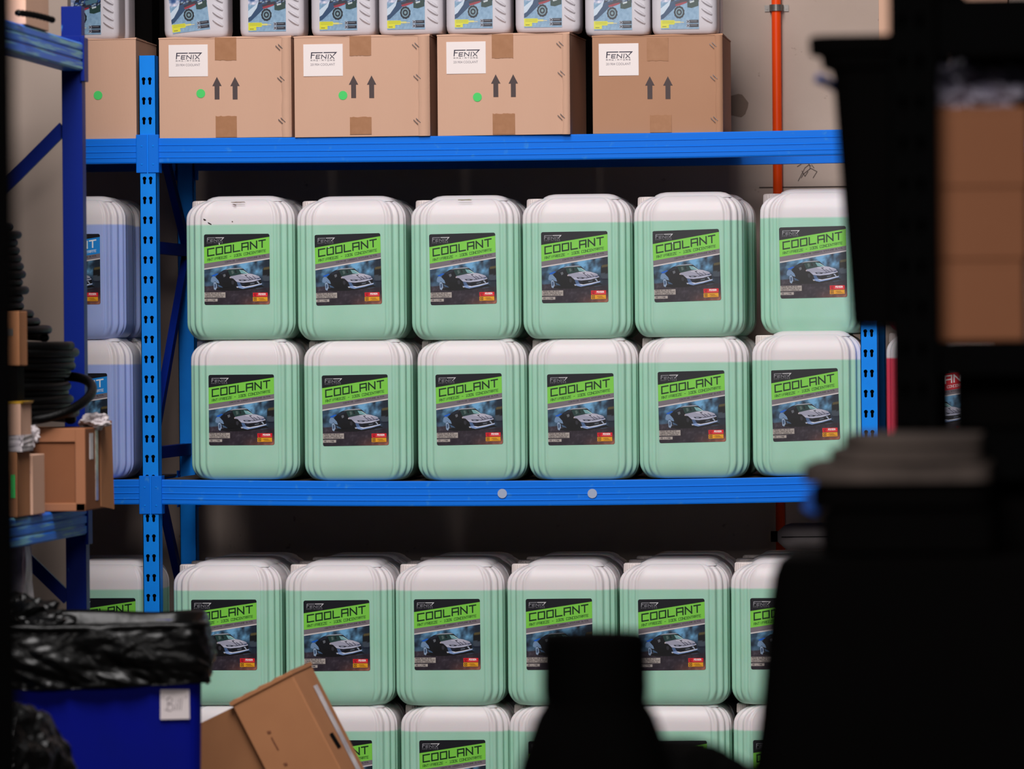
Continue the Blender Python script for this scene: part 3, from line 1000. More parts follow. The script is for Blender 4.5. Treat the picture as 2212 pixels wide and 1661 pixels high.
def carton(pxl, pxr, h, depth, label, group, rz=0, lab_px=None, tape_px=None, dot=None, arrows=None, slots=None, Y=.004, cmat=None):
    cmat = cmat or M_CARD
    pl, pr = at(pxl, 290, Y), at(pxr, 290, Y)
    wd = pr.x - pl.x
    z0 = sag((pl.x + pr.x) / 2, ZT) + .0005
    root = empty('cardboard_carton', (pl.x if rz >= 0 else pl.x, Y, z0), math.radians(rz), label, 'box', group)
    # body with a slightly bowed lid edge and pressed-in staple corner
    mb = MB()
    nx, nz = 14, 8
    def front(x, z):
        return -.0015 * math.sin(math.pi * x / wd) * math.sin(math.pi * z / h)
    g = [(x / nx * wd, front(x / nx * wd, z / nz * h), z / nz * h) for z in range(nz + 1) for x in range(nx + 1)]
    mb.add(g, [(z * (nx + 1) + x, z * (nx + 1) + x + 1, (z + 1) * (nx + 1) + x + 1, (z + 1) * (nx + 1) + x) for z in range(nz) for x in range(nx)])
    mb.box((0, .0004, 0), (wd, depth, h - .002))
    mb.build('body', cmat, root)
    # top flaps: two long flaps whose cut edges show above the front
    f = MB()
    rings = []
    for i in range(9):
        x = -.001 + (wd + .002) * i / 8
        e = .0022 + .0018 * math.sin(i * 1.7)
        rings.append([(x, -.0012, h - .001), (x, depth / 2 - .001, h - .001), (x, depth / 2 - .001, h + .003), (x, .001, h + e)])
    f.loft(rings)
    f.build('flap', cmat, root)
    f = MB().box((-.001, depth / 2 + .001, h - .001), (wd + .001, depth + .001, h + .002))
    f.build('flap', cmat, root)
    loc = lambda px, py: ((at(px, py, Y).x - pl.x), at(px, py, Y).z - z0)
    if lab_px:
        o = link('paper_label', BOXLABEL, root)
        lx, lz = loc(*lab_px)
        o.location = (lx, -.0022, lz)
    if tape_px:
        for (ta, tb, ya, yb) in tape_px:
            xa, za = loc(ta, ya)
            xb, zb_ = loc(tb, yb)
            r_ = random.Random(int(ta))
            n = 12
            low = ya > 200
            top_e = [(xa + (xb - xa) * i / n, min(h + .001, za) + (r_.uniform(-.001, .001) if low else 0)) for i in range(n + 1)]
            bot_e = [(xb + (xa - xb) * i / n, max(0.001, zb_) + (0 if low else r_.uniform(-.0012, .0012))) for i in range(n + 1)]
            extrude_poly('tape', top_e + bot_e, -.0021, -.0017, M_TAPE, root)
    if dot:
        x, z = loc(*dot)
        o = MB().cyl((x, -.0019, z), .0112, -.0004, 28, 'y').build('round_sticker', M_GREEN, root)
        o['label'] = 'bright green round sticker'
    if arrows:
        for ax in arrows:
            x, z = loc(ax[0], ax[1])
            A = Art()
            A.poly([(-.0062, -.0275), (.0062, -.0275), (.0062, .006), (.0118, .006), (0, .0290), (-.0118, .006), (-.0062, .006)], (80, 66, 66), 0)
            o = link('printed_arrow', A.mesh('printed_arrow', M_PAPER), root)
            o.location = (x, -.0022, z)
    if slots:
        for sx, sy in slots:
            x, z = loc(sx, sy)
            s_ = MB()
            for k in (-1, 1):
                s_.bar((x - .0065 + .0032 * k, -.0036, z + .006 + .0018 * k), (x + .0045 + .0032 * k, -.0036, z - .005 + .0018 * k), .0017, .0017)
            s_.build('staple', M_WIRE, root)
        xt = loc(slots[0][0] + 4, 100)[0]
        r_ = random.Random(int(pxl))
        edge = [(xt + r_.uniform(-.0012, .0012), h * k / 12 - .0005) for k in range(0, 13)]
        tab = MB().loft([[(x, -.0016, z) for x, z in edge], [(x + .0008, -.0030, z) for x, z in edge], [(wd - .001, -.0024, z) for x, z in edge], [(wd - .001, -.0002, z) for x, z in edge]], False, False, closed=False)
        tab.build('glued_tab', cmat, root, smooth=True)
    return root


CG = 'cardboard cartons on the top shelf'
HB = .2505
carton(8, 295, HB, .30, 'half-hidden brown carton left of the blue post with one green dot', CG, 0, dot=(212, 206), Y=.012)
carton(345, 630, HB, .30, 'brown carton just right of the post, green dot beside its arrows', CG, 0, (365, 166), [(464, 511, 78, 130), (466, 512, 251, 296)], (434, 202), [(469, 191), (508, 191)], [(604, 102), (608, 171), (610, 261)])
carton(637, 929, HB, .30, 'brown carton whose green dot touches the left arrow', CG, 0, (656, 165), [(755, 802, 76, 120), (756, 803, 253, 290)], (741, 206), [(764, 188), (803, 188)], [(899, 99), (902, 167), (902, 262)], Y=-.004)
carton(946, 1233, HB, .30, 'brown carton turned slightly, green dot low left of its arrows', CG, -2.6, (965, 160), [(1063, 1110, 74, 126), (1065, 1114, 246, 290)], (1032, 210), [(1072, 186), (1110, 186)], [(1212, 97), (1215, 160), (1215, 253)])
carton(1281, 1562, .242, .30, 'brown carton darkened for shade at the right with arrows but no green dot', CG, -.3, (1294, 164), [(1397, 1444, 82, 131), (1404, 1451, 249, 288)], None, [(1404, 190), (1443, 190)], [(1541, 98), (1543, 168), (1544, 258)], Y=.01, cmat=M_CARD_SHADE)
for i, (xa_, xb_) in enumerate(((8, 330), (345, 640), (648, 940), (948, 1245), (1252, 1545))):  # added black blocks: keep light off the wall and darken the bottle gaps
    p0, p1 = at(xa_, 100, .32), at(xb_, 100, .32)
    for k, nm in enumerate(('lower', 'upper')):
        r0 = empty('black_block', ((p0.x + p1.x) / 2, .45, ZT + .001 + k * .256), 0, '%s added black shade block behind the %s bottles on the top shelf' % (nm, ('leftmost', 'second and third', 'fourth and fifth', 'sixth and seventh', 'last two')[i]), 'crate', 'added black blocks shading the back of the top shelf')
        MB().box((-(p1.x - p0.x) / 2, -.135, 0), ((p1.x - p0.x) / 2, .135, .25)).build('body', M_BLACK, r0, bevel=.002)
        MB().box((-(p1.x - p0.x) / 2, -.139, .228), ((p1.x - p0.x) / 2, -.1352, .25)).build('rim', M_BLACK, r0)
# tall box in the right bay behind the black bin
tb = at(1900, 270, .05)
o = MB().box((0, 0, 0), (.32, .3, .46)).build('cardboard_box', M_CARD, bevel=.002)
o.location = (tb.x, .05, ZT + .0005)
tag(o, 'pale cardboard box peeking out left of the black steel post at the top', 'box')


# ------------------------------------------------------------------ grey five litre bottles on the cartons
BW, BD, BH = .0815, .055, .285


def bottle_label_mesh():
    A = Art()
    w_, h_ = .0955, .19
    def fcol(u, v):
        x, y = u * 84, v * 167
        n1 = noise.fractal(Vector((x / 16, y / 16, 1.3)), 1, 2, 4)
        n2 = noise.fractal(Vector((x / 5, y / 5, 5.3)), 1, 2, 3)
        if v > .64:     # snow in front of the truck
            k = .55 + .35 * n2
            return (95 + 60 * k, 130 + 60 * k, 165 + 50 * k)
        X_, Y_ = u * 265, 205 - (1 - v) * 527     # in crop units
        if X_ > 62 and -125 < Y_ < 62 + (X_ - 150) * .05 and X_ + .45 * Y_ > 68:
            q_ = noise.noise(Vector((x / 3.2, y / 2.6, 9.1)))
            return (20, 30, 52) if q_ < .12 else ((44, 84, 150) if q_ < .3 else (150, 170, 190))
        k = max(0, min(1, .55 + .9 * n1 + .2 * n2 - max(0, u - .4) * .5))
        return (25 + 200 * k, 70 + 150 * k, 130 + 105 * k)
    A.grid(lambda u, v: (u * w_, h_ - v * h_), fcol, 34, 60, 0)
    s_ = w_ / 265            # label drawn in crop units 265 wide
    T = lambda x, y: (x * s_, h_ - (h_ / s_ - 205 + y) * s_)   # y measured so that 205 = bottom
    P = lambda pts, c, l=2: A.poly([T(*p) for p in pts], c, l)
    P([(60, 20), (90, 8), (130, 0), (150, 30), (110, 45), (85, 70), (20, 130), (0, 138), (0, 110), (30, 70)], (30, 66, 104), 1.2)
    P([(0, 60), (50, 20), (75, -10), (60, 40), (20, 95), (0, 108)], (196, 212, 228), 1.4)
    P([(95, 20), (180, -5), (200, 8), (190, 20), (110, 40)], (44, 40, 56), 1.6)
    P([(100, 34), (140, 22), (180, 14), (180, 24), (130, 42), (105, 46)], (150, 40, 58), 1.8)
    P([(150, -30), (235, -50), (240, -20), (160, 0)], (70, 110, 130), 1.7)
    P([(185, 20), (262, -5), (262, 45), (215, 60), (185, 55)], (26, 58, 54), 1.9)
    P([(200, 14), (232, 6), (232, 18), (204, 26)], (190, 200, 205), 2.1)
    for (r0, c) in ((42, (16, 26, 40)), (30, (118, 150, 166)), (22, (22, 36, 50)), (10, (120, 150, 160))):
        pts = []
        for i in range(22):
            a = 2 * math.pi * i / 22
            k = 1 + (.08 if i % 2 and r0 > 40 else 0)
            pts.append((128 + r0 * .85 * k * math.cos(a), 88 + r0 * k * math.sin(a)))
        P(pts, c, 3 + (42 - r0) * .05)
    P([(0, 142), (95, 142), (95, 150), (135, 150), (135, 162), (95, 162), (95, 172), (56, 172), (56, 196), (0, 196)], (214, 214, 48), 3)
    for y in (150, 160):
        A.stroke([T(10, y), T(90, y)], 2.4 * s_, (150, 158, 40), 4)
    A.stroke([T(100, 156), T(158, 158)], 5 * s_, (216, 206, 170), 4)
    A.stroke([T(12, 186), T(36, 186)], 4 * s_, (96, 100, 40), 4)
    for y in (142, 170):
        P([(178, y), (262, y), (262, y + 22), (178, y + 22)], (32, 36, 52), 3)
        P([(178, y), (200, y), (200, y + 22), (178, y + 22)], (160, 165, 180), 4)
        A.stroke([T(182, y + 4), T(197, y + 18)], 4 * s_, (30, 34, 50), 5)
        A.stroke([T(182, y + 18), T(197, y + 4)], 4 * s_, (30, 34, 50), 5)
        A.stroke([T(208, y + 8), T(248, y + 8)], 3 * s_, (140, 140, 150), 4)
    return A.mesh('picture_label', M_PRINT)


BLAB = bottle_label_mesh()


def bottle():
    root = empty('oil_bottle', (0, 0, 0))
    rings = []
    prof = [(0, .010), (.003, .004), (.010, .0012), (.02, 0), (.06, 0), (.12, 0), (.18, 0), (.215, .001), (.235, .008), (.25, .022), (.258, .045)]
    for z, i in prof:
        rings.append(rrect(BW - i, BD - i * .8, .016, z, 6))
    smooth_angle(MB().loft(rings).build('body', M_GREYCAN, root, weld=True), 50)
    # slanted grip ridges pressed out of the right of the front
    rb = MB()
    for k in range(5):
        z = .028 + k * .0200
        p = [Vector((BW - .0375 + t * .025, -BD - .0002 - .0018 * math.sin(math.pi * (t * .96 + .02)) ** .5, z + .016 - t * .016)) for t in [i / 8 for i in range(9)]]
        rb.tube(p, .0026, 8, True, lambda i: .0008 + .0030 * math.sin(math.pi * (i + .5) / 9) ** .5)
    smooth_angle(rb.build('grip_ridges', M_GREYCAN, root), 60)
    MB().cyl((-.03, 0, .25), .022, .03, 24).build('cap', M_BLACK, root)
    MB().loft([rrect(.028, .012, .01, .252, 4, .03), rrect(.026, .010, .01, .278, 4, .03)]).build('handle', M_GREYCAN, root)
    o = link('picture_label', BLAB, root)
    o.location = (-.0585, -BD - .0006, .0125)
    return root


bt = None
bot_px = [(116, 262), (349, 498), (514, 662), (672, 814), (818, 960), (963, 1106), (1111, 1258), (1264, 1406), (1408, 1553)]
desc = ['half hidden by the blue post side', 'with its label stuck on askew', 'second right of the post', 'third right of the post', 'fourth right of the post', 'fifth right of the post', 'sixth right of the post', 'seventh right of the post', 'at the right end of the row']
zbx = ZT + HB + .0035
for i, (a, b) in enumerate(bot_px):
    if bt is None:
        bt = r0 = bottle()
    else:
        r0 = copy_tree(bt)
    Yc = .045 + BD
    p = at((a + b) / 2 - 2, 60, .045)
    zz = zbx - (.0095 if i >= 7 else 0) - (.001 if i == 0 else 0)
    r0.location = (p.x, Yc, zz)
    r0.rotation_euler = (0, 0, math.radians([0, 1.5, .4, -1, -.6, .3, 0, .6, -.4][i]))
    if i == 1:
        for ch in r0.children:
            if ch.name.startswith('picture_label'):
                ch.rotation_euler = (0, math.radians(-6.5), 0)
                ch.location = (-.058, -BD - .0006, .010)
    tag(r0, 'pale grey plastic bottle on the cartons, ' + desc[i], 'bottle', 'grey bottles on the cartons')
for (a, b), d_ in (((116, 262), 'rear grey bottle behind the leftmost bottle on the cartons'), ((1405, 1551), 'rear grey bottle behind the last bottle on the cartons')):
    r0 = copy_tree(bt)
    p = at((a + b) / 2, 60, .045)
    r0.location = (p.x + .002, .045 + BD + .118, zbx - (.0095 if a > 1000 else .001))
    r0.rotation_euler = (0, 0, 0)
    tag(r0, d_, 'bottle', 'grey bottles on the cartons')

# ------------------------------------------------------------------ room
WY = .93
def struct(o, name=None):
    o['kind'] = 'structure'
    return o


struct(MB().box((-5, WY, 0), (5, WY + .2, 4.2)).build('wall_back', M_WALL))
struct(MB().box((-5, -16, -.1), (5, WY, 0)).build('floor', M_FLOOR))
pe = at(152, 700, -1.16)
struct(MB().box((-5, -1.16, 0), (pe.x, -1.12, 3.2)).build('wall_left', M_WALL_L))
j0, j1 = at(1640, 405, WY), at(2300, 398, WY)
struct(MB().box((j0.x, WY - .0015, j0.z - .0014), (4.5, WY, j0.z + .0014)).build('trim_1', M_MARK))
# bare patch and pencil scribble on the render
p = at(1600, 232, WY)
o = extrude_poly('wall_patch', [(p.x + x, p.z + z) for x, z in ((-.03, -.02), (.002, -.026), (.012, -.018), (.019, .0), (.021, .012), (.012, .024), (.004, .034), (-.006, .036), (-.03, .03))], WY - .002, WY, M_PATCH, None)
tag(o, 'dark bare patch on the concrete wall beside the last carton', 'wall patch')
A = Art()
q = at(1742, 366, WY)
for pts in ([(-.022, -.03), (-.004, .004), (.006, .012)], [(.006, .018), (.010, .002), (-.008, -.012), (-.014, -.022)], [(.010, .004), (.028, -.006), (.018, -.022)], [(-.024, .008), (-.014, .014)], [(.014, .012), (.020, .004)], [(-.012, -.004), (-.004, -.018), (.004, -.006)], [(.0, .022), (.012, .008)]):
    A.stroke(pts, .0016, (78, 64, 60), 0)
o = link('wall_scribble', A.mesh('wall_scribble', M_PAPER))
o.location = (q.x, WY - .0012, q.z)
tag(o, 'small dark scribble on the concrete wall under the top beam', 'scribble')
# orange pipe with its saddle clamp
pr0 = .0118 * 1.06
pa, pb = at(1677, 40, WY - .02), at(1681, 400, WY - .02)
root = empty('orange_pipe', (pa.x, WY - .02, 0), 0, 'vertical orange pipe clamped to the rear concrete wall', 'pipe')
MB().cyl((0, 0, .0), pr0, 3.6, 28).build('pipe_run', M_ORANGE, root, smooth=True)
zc = at(1677, 17, WY - .02).z
cl = MB()
pts = [(-.032, .019), (-.017, .019), (-.0165, .004)] + [(-.0145 * math.cos(math.radians(t)), -.0145 * math.sin(math.radians(t))) for t in range(20, 161, 20)] + [(.0165, .004), (.017, .019), (.032, .019)]
ring0 = [(x, y - .0012, zc - .0085) for x, y in pts]
ring1 = [(x, y - .0012, zc + .0085) for x, y in pts]
cl.loft([ring0, ring1], False, False, closed=False)
o = cl.build('saddle_clamp', M_STEEL, root)
sd = o.modifiers.new('solid', 'SOLIDIFY')
sd.thickness = .0018
for sx in (-1, 1):
    MB().cyl((sx * .0255, .0175, zc), .0036, -.0025, 12, 'y').build('screw', M_STEEL, root)

# ------------------------------------------------------------------ side rack on the left
YS = -1.5
sr = empty('side_rack', (0, 0, 0), 0, 'blue shelving rack end with shade-tinted posts at the left with scuffed beams coming forward', 'shelving')
xs_ = at(182, 700, YS - .04).x
pw = .046
ztop = at(160, 16, YS).z
for yy, nm in ((YS, 'far'), (-3.45, 'near')):
    for dx in (0, -.56):
        o = MB().box((xs_ - pw + dx, yy - .042, 0), (xs_ + dx, yy, ztop)).build('post', M_BLUE_SHADE, sr, bevel=.0015)  # post colour includes the shade on its near face
    ym = yy - .02
    z0 = at(135, 275, ym).z
    MB().bar((xs_ - .045, ym, z0), (xs_ - .56, ym, z0 - .50), .012, .028).build('diagonal_brace', M_BLUE_SHADE, sr)
    MB().bar((xs_ - .045, ym, z0 - 1.05), (xs_ - .56, ym, z0 - .55), .012, .028).build('diagonal_brace', M_BLUE_SHADE, sr)
zu = at(180, 95, YS).z
zl_ = at(186, 1092, YS).z
ZL3 = .62
for z in (zu, zl_, .12 + .5):
    prof = [(.0, 0), (.004, .004), (.004, .018), (.001, .020), (.001, .024), (.004, .026), (.004, .040), (.001, .042), (.001, .044), (.004, .047), (.004, .058), (0, .0625), (-.04, .0625), (-.04, 0)]
    for dx in (0, -.56):
        o = MB().loft([[(xs_ + dx + u, y, z - .0625 + v) for u, v in prof] for y in (-3.44, -1.50)]).build('beam', M_BLUE_OLD, sr)
        c = MB().box((xs_ + dx - .002, YS - .05, z - .085), (xs_ + dx + .007, YS + .0, z + .012))
        c.box((xs_ + dx - .052, YS - .045, z - .004), (xs_ + dx + .007, YS - .0415, z + .016))
        c.build('connector', M_BLUE_SHADE, o, bevel=.001)
    MB().box((xs_ - .56, -3.44, z - .012), (xs_ - .004, YS - .05, z - .001)).build('shelf_panel', M_DECK, sr)

# things on the side rack
def box_thing(name, a, b, material, label, cat, rz=0, group=None, bevel=.0015):
    """a: near-left-bottom, b: far-right-top corner in world."""
    c = Vector(((a[0] + b[0]) / 2, (a[1] + b[1]) / 2, a[2]))
    root = empty(name, c, rz, label, cat, group)
    h = Vector(b) - Vector(a)
    MB().box((-h.x / 2, -h.y / 2, 0), (h.x / 2, h.y / 2, h.z)).build('body', material, root, bevel=bevel)
    return root, h


YB = -1.95
bl, brr = at(70, 1098, YB), at(186, 1098, YB)
ztopb = at(120, 925, YB).z
L = .25
zfl = zl_ + .001
bx_root = empty('cardboard_box', (0, 0, 0), 0, 'worn brown cardboard box with white tag on the left rack under the hose coils', 'box')
hb = ztopb - zfl
xr = brr.x
rings = []
mb = MB().box((xr - .30, YB, zfl), (xr, YB + L, zfl + hb))
mb.build('body', mat('shaded_brown_board', (140, 90, 62), .85, spec=.1, noise_amt=.4, noise_scale=7, col2=(128, 80, 54)), bx_root, bevel=.003)  # body colour darkened for its shaded front; flaps keep lighter board
# frame of torn flaps around the front recess
fr = MB()
for a_, b_ in (((xr - .30, -.006, .155 * 0), (xr, 0, .018)), ((xr - .022, -.006, 0), (xr, 0, hb)), ((xr - .30, -.005, hb - .03), (xr, 0, hb))):
    fr.box((a_[0], YB + a_[1], zfl + a_[2]), (b_[0], YB + b_[1], zfl + b_[2]))
fr.build('flap', M_CARD_R, bx_root, bevel=.002)
q = at(194, 925, YB)
MB().box((xr, YB + .045, zfl + hb - .068), (xr + .0008, YB + .085, zfl + hb - .012)).build('white_tag', M_FOAM, bx_root)
MB().box((xr, YB + .11, zfl + .02), (xr + .001, YB + .14, zfl + hb)).build('tape', M_CLEARTAPE, bx_root)
# loose outer flap at the far side, its corner dropping below the shelf edge
fl = MB()
fl.add([(xr + .001, YB + L - .08, zfl + .005), (xr + .010, YB + L + .03, zfl - .004), (xr + .006, YB + L + .03, zfl + hb + .012), (xr + .001, YB + L - .08, zfl + hb)], [(0, 1, 2, 3)])
o = fl.build('flap', M_CARD_D, bx_root)
sd = o.modifiers.new('solid', 'SOLIDIFY')
sd.thickness = .004

# slim boxes near the front
a_, b_ = at(40, 1108, -2.20), at(70, 980, -2.20)
rt_, h_ = box_thing('cardboard_box', (a_.x, -2.20, zfl), (b_.x, -2.07, zfl + (at(50, 978, -2.20).z - at(50, 1108, -2.20).z)), M_CARD, 'small upright pale carton in front of the brown box on the left rack', 'box')
A = Art()
for z, w__ in ((.09, .018), (.075, .014), (.06, .016), (.05, .012)):
    A.stroke([(-w__ / 2, z), (w__ / 2, z)], .004, (120, 96, 120), 0)
o = link('printed_lines', A.mesh('printed_lines', M_PAPER), rt_)
o.location = (.0, -h_.y / 2 - .001, 0)
a_, b_ = at(-40, 1118, -2.34), at(38, 975, -2.34)
rt_, h_ = box_thing('cardboard_box', (a_.x, -2.34, zfl), (b_.x, -2.21, zfl + .135), M_CARD_D, 'dark brown box with a green strip at the left edge of the rack', 'box')
MB().box((h_.x / 2 - .013, -h_.y / 2 - .001, .04), (h_.x / 2 - .004, -h_.y / 2, .088)).build('green_strip', M_GREEN, rt_)
# plastic-wrapped pale tube box with yellow lid strip
a_, b_ = at(8, 985, -2.33), at(46, 880, -2.33)
zb1 = zfl + .135
rt_, h_ = box_thing('wrapped_carton', (a_.x, -2.335, zb1 + .001), (b_.x, -2.225, zb1 + .001 + .098), M_CARD, 'small carton in crumpled clear wrap with a yellow strip, left rack', 'box')
MB().loft([rrect(h_.x / 2 + .004, h_.y / 2, .01, h_.z + .001, 4), rrect(h_.x / 2 + .008, h_.y / 2, .01, h_.z + .006, 4)]).build('yellow_strip', M_YELLOW, rt_)
r_ = random.Random(3)
wp = MB()
rings = []
for j in range(7):
    rg = rrect(h_.x / 2 + .003, h_.y / 2 + .003, .006, j / 6 * h_.z * .35, 5)
    rings.append([(v.x + r_.uniform(-.002, .003), v.y + r_.uniform(-.004, .001), v.z) for v in rg])
wp.loft(rings, False, False)
wp.build('wrap', M_FOAM, rt_)
# crumpled bubble wrap tucked at the corners of the brown box
def crumple(name, c, rx, ry, rz_, seed, material, label, cat, amp=.35, sub=3):
    bm = bmesh.new()
    bmesh.ops.create_icosphere(bm, subdivisions=sub + 1, radius=1)
    for v in bm.verts:
        n = noise.fractal(v.co * 2.1 + Vector((seed, 0, 0)), 1, 2, 4)
        k = 1 + amp * n
        v.co = Vector((v.co.x * k * rx, v.co.y * k * ry, v.co.z * k * rz_))
    me = bpy.data.meshes.new(name)
    bm.to_mesh(me)
    bm.free()
    me.materials.append(material)
    o = link(name, me)
    o.location = c
    return tag(o, label, cat)


p = at(215, 912, YB + .15)
crumple('plastic_wrap', (p.x - .01, YB + .15, zfl + hb + .012), .03, .05, .016, 2.2, M_FOAM, 'crumpled clear plastic wrap on the right corner of the brown box', 'plastic wrap', .5)
p = at(62, 940, YB - .03)
crumple('plastic_wrap', (p.x, YB - .032, p.z), .02, .016, .024, 7.1, M_FOAM, 'crumpled clear wrap hanging at the front left of the brown box', 'plastic wrap', .5)

# coiled hoses
def coil(name, cx, cy, z0, levels, label, tube_r, jitter, seed, tail=None, corr=0):
    """levels: list of (radius, height above z0); one continuous hose spiralling through them."""
    r_ = random.Random(seed)
    pts = []
    n = 44
    for i in range(len(levels) - 1):
        (ra, za), (rb_, zb_) = levels[i], levels[i + 1]
        ox, oy = r_.uniform(-jitter, jitter), r_.uniform(-jitter, jitter)
        tl = r_.uniform(-.05, .05)
        for k in range(n):
            t = k / n
            a = 2 * math.pi * t
            r = ra + (rb_ - ra) * t
            wv = math.sin(math.pi * t)
            pts.append((cx + ox * wv + r * math.cos(a), cy + oy * wv + r * math.sin(a), z0 + za + (zb_ - za) * t + tl * r * wv * math.sin(a)))
    if tail:
        pts += tail
    mb = MB().tube(pts, tube_r, 10, True, (lambda i: tube_r * (1 + corr * (i % 2))) if corr else None)
    o = mb.build(name, M_HOSE, None, smooth=True)
    return tag(o, label, 'hose')


cxh = at(-60, 900, -1.83).x
zt0 = zfl + hb + .017
lv = []
rr = [.215, .222, .205, .21, .20, .205, .19, .205, .215, .212, .222, .225]
for i, r in enumerate(rr):
    lv.append((r, i * .0145))
coil('rubber_hose', cxh, -1.83, zt0, lv, 'large coil of thick black rubber hose lying on the brown box', .0105, .012, 5, None)
cx2 = at(-60, 800, -1.82).x
lv = []
zq = zt0 + 11 * .0145 + .018
ztp = at(40, 480, -1.82).z
zz, i = 0, 0
r_ = random.Random(8)
while zq + zz < ztp:
    f = zz / (ztp - zq)
    base = .155 - .045 * sstep(f * 3) - .012 * sstep((f - .55) * 4) + (.0 if f > .2 else .01)
    lv.append((base + r_.uniform(-.008, .008), zz))
    zz += .0172
coil('corrugated_hose', cx2, -1.83, zq, lv, 'tall stack of thin black hose coils above the large coil', .0095, .010, 11, None)
# long loop drooping to the right
pts = []
pc_ = at(118, 880, -2.4)
for k in range(60):
    a = 2 * math.pi * k / 60
    pts.append((at(100, 880, -1.87).x - .005 + .102 * math.cos(a), -1.86 + .12 * math.sin(a), zt0 + .047 + .046 * math.cos(a - 1.35)))
pts.append(pts[0])
o = MB().tube(pts, .0105, 12, False).build('rubber_hose', M_HOSE, None, smooth=True)
tag(o, 'loose black hose loop hanging out to the right over the brown box', 'hose')
# cardboard sheet standing in front of the hoses
a_, b_ = at(8, 790, -2.33), at(43, 672, -2.33)
rt_, h_ = box_thing('cardboard_box', (a_.x, -2.335, a_.z), (b_.x, -2.255, b_.z), M_CARD_D, 'narrow upright tan carton at the left edge before the hose stack', 'box')
zs9 = a_.z
MB().box((a_.x - .004, -2.33, zb1 + .1065), (b_.x - .006, -2.26, zs9 - .0005)).build('black_case', M_BLACK).update_tag()
tag(bpy.data.objects['black_case'], 'small black case under the narrow tan carton at the left edge', 'case')
rt_.location.z = zs9
MB().box((h_.x / 2 - .03, -h_.y / 2 - .001, h_.z * .55), (h_.x / 2 - .012, -h_.y / 2, h_.z * .68)).build('metal_clip', M_STEEL, rt_)
# upper shelf: a carton and a black hose end
a_, b_ = at(-60, 92, -2.2), at(55, -60, -2.2)
box_thing('cardboard_box', (a_.x, -2.2, zu + .001), (b_.x, -1.95, zu + .2), M_CARD, 'tan cardboard box on the upper shelf of the left rack', 'box')
p, q = at(58, 82, -2.2), at(116, 90, -2.2)
pts = [Vector((p.x + (q.x - p.x) * t, -2.2 - .1 * (1 - t), zu + .0085 + .010 * (1 - t * t))) for t in [i / 20 for i in range(21)]]
tag(MB().tube(pts, .0065, 8, True, lambda i: .006 + .0015 * (i % 2)).build('corrugated_hose', M_HOSE, None, smooth=True), 'short ribbed black hose end lying on the upper left shelf', 'hose')
# wrapped package on the lowest level of the side rack
zlow = .62
p, q = at(10, 1400, -1.95), at(64, 1180, -1.95)
crx = MB()
rings = []
r_ = random.Random(5)
for j in range(9):
    t = j / 8
    rings.append([(v.x + r_.uniform(-.003, .003), v.y + r_.uniform(-.003, .003), t * (q.z - zlow) + r_.uniform(-.003, .003)) for v in rrect((q.x - p.x) / 2 + .004 * math.sin(t * 5), .04, .008, 0, 3)])
o = crx.loft(rings).build('wrapped_package', M_FOAM, None)
o.location = ((p.x + q.x) / 2, -1.95, zlow + .001)
tag(o, 'white crumpled wrapped package standing above the black bin liner', 'package')

# ------------------------------------------------------------------ blue bin with its black liner
YN = -3.0           # front face of the bin
be = at(437, 1500, YN)
bl_ = at(-48, 1500, YN)
ztb = at(300, 1352, YN).z
bw2, bd2 = (be.x - bl_.x) / 2, .23
bin_ = empty('rubbish_bin', ((be.x + bl_.x) / 2, YN + bd2, 0), 0, 'square blue plastic bin with a handwritten paper note, lined with a black bag', 'bin')
BR = math.radians(9.5)
bin_.rotation_euler.z = BR
bin_.location.x = be.x - bw2 * math.cos(BR) - bd2 * math.sin(BR)
bin_.location.y = YN + bd2 * math.cos(BR) - bw2 * math.sin(BR)
rings = [rrect(bw2 - i, bd2 - i, .03, z, 5) for z, i in ((0.0, .02), (.02, .014), (ztb * .5, .006), (ztb - .01, 0), (ztb - .01, .004), (ztb * .5, .012), (.03, .024))]
MB().loft(rings).build('tub', M_BIN, bin_, smooth=False)
A = Art()
nw = .0565
A.poly([(0, 0), (nw, .0005), (nw - .0005, nw + .001), (.0005, nw + .0015)], (226, 214, 214), 0)
for pts in ([(.014, .018), (.015, .040)], [(.010, .038), (.018, .043), (.024, .038), (.020, .031), (.014, .030), (.024, .028), (.026, .020), (.018, .016), (.009, .019)], [(.030, .018), (.031, .031)], [(.0305, .035), (.0315, .037)], [(.035, .018), (.037, .040)], [(.040, .018), (.042, .041)]):
    A.stroke(pts, .0013, (98, 84, 92), 1)
for x in (.004, nw - .008):
    A.stroke([(x, nw - .016), (x + .003, nw - .010)], .0012, (120, 105, 112), 1)
o = link('paper_note', A.mesh('paper_note', M_PAPER), bin_)
npx = at(349, 1553, YN)
o.location = (bw2 - (be.x - npx.x) / math.cos(BR), -bd2 - .001, npx.z)
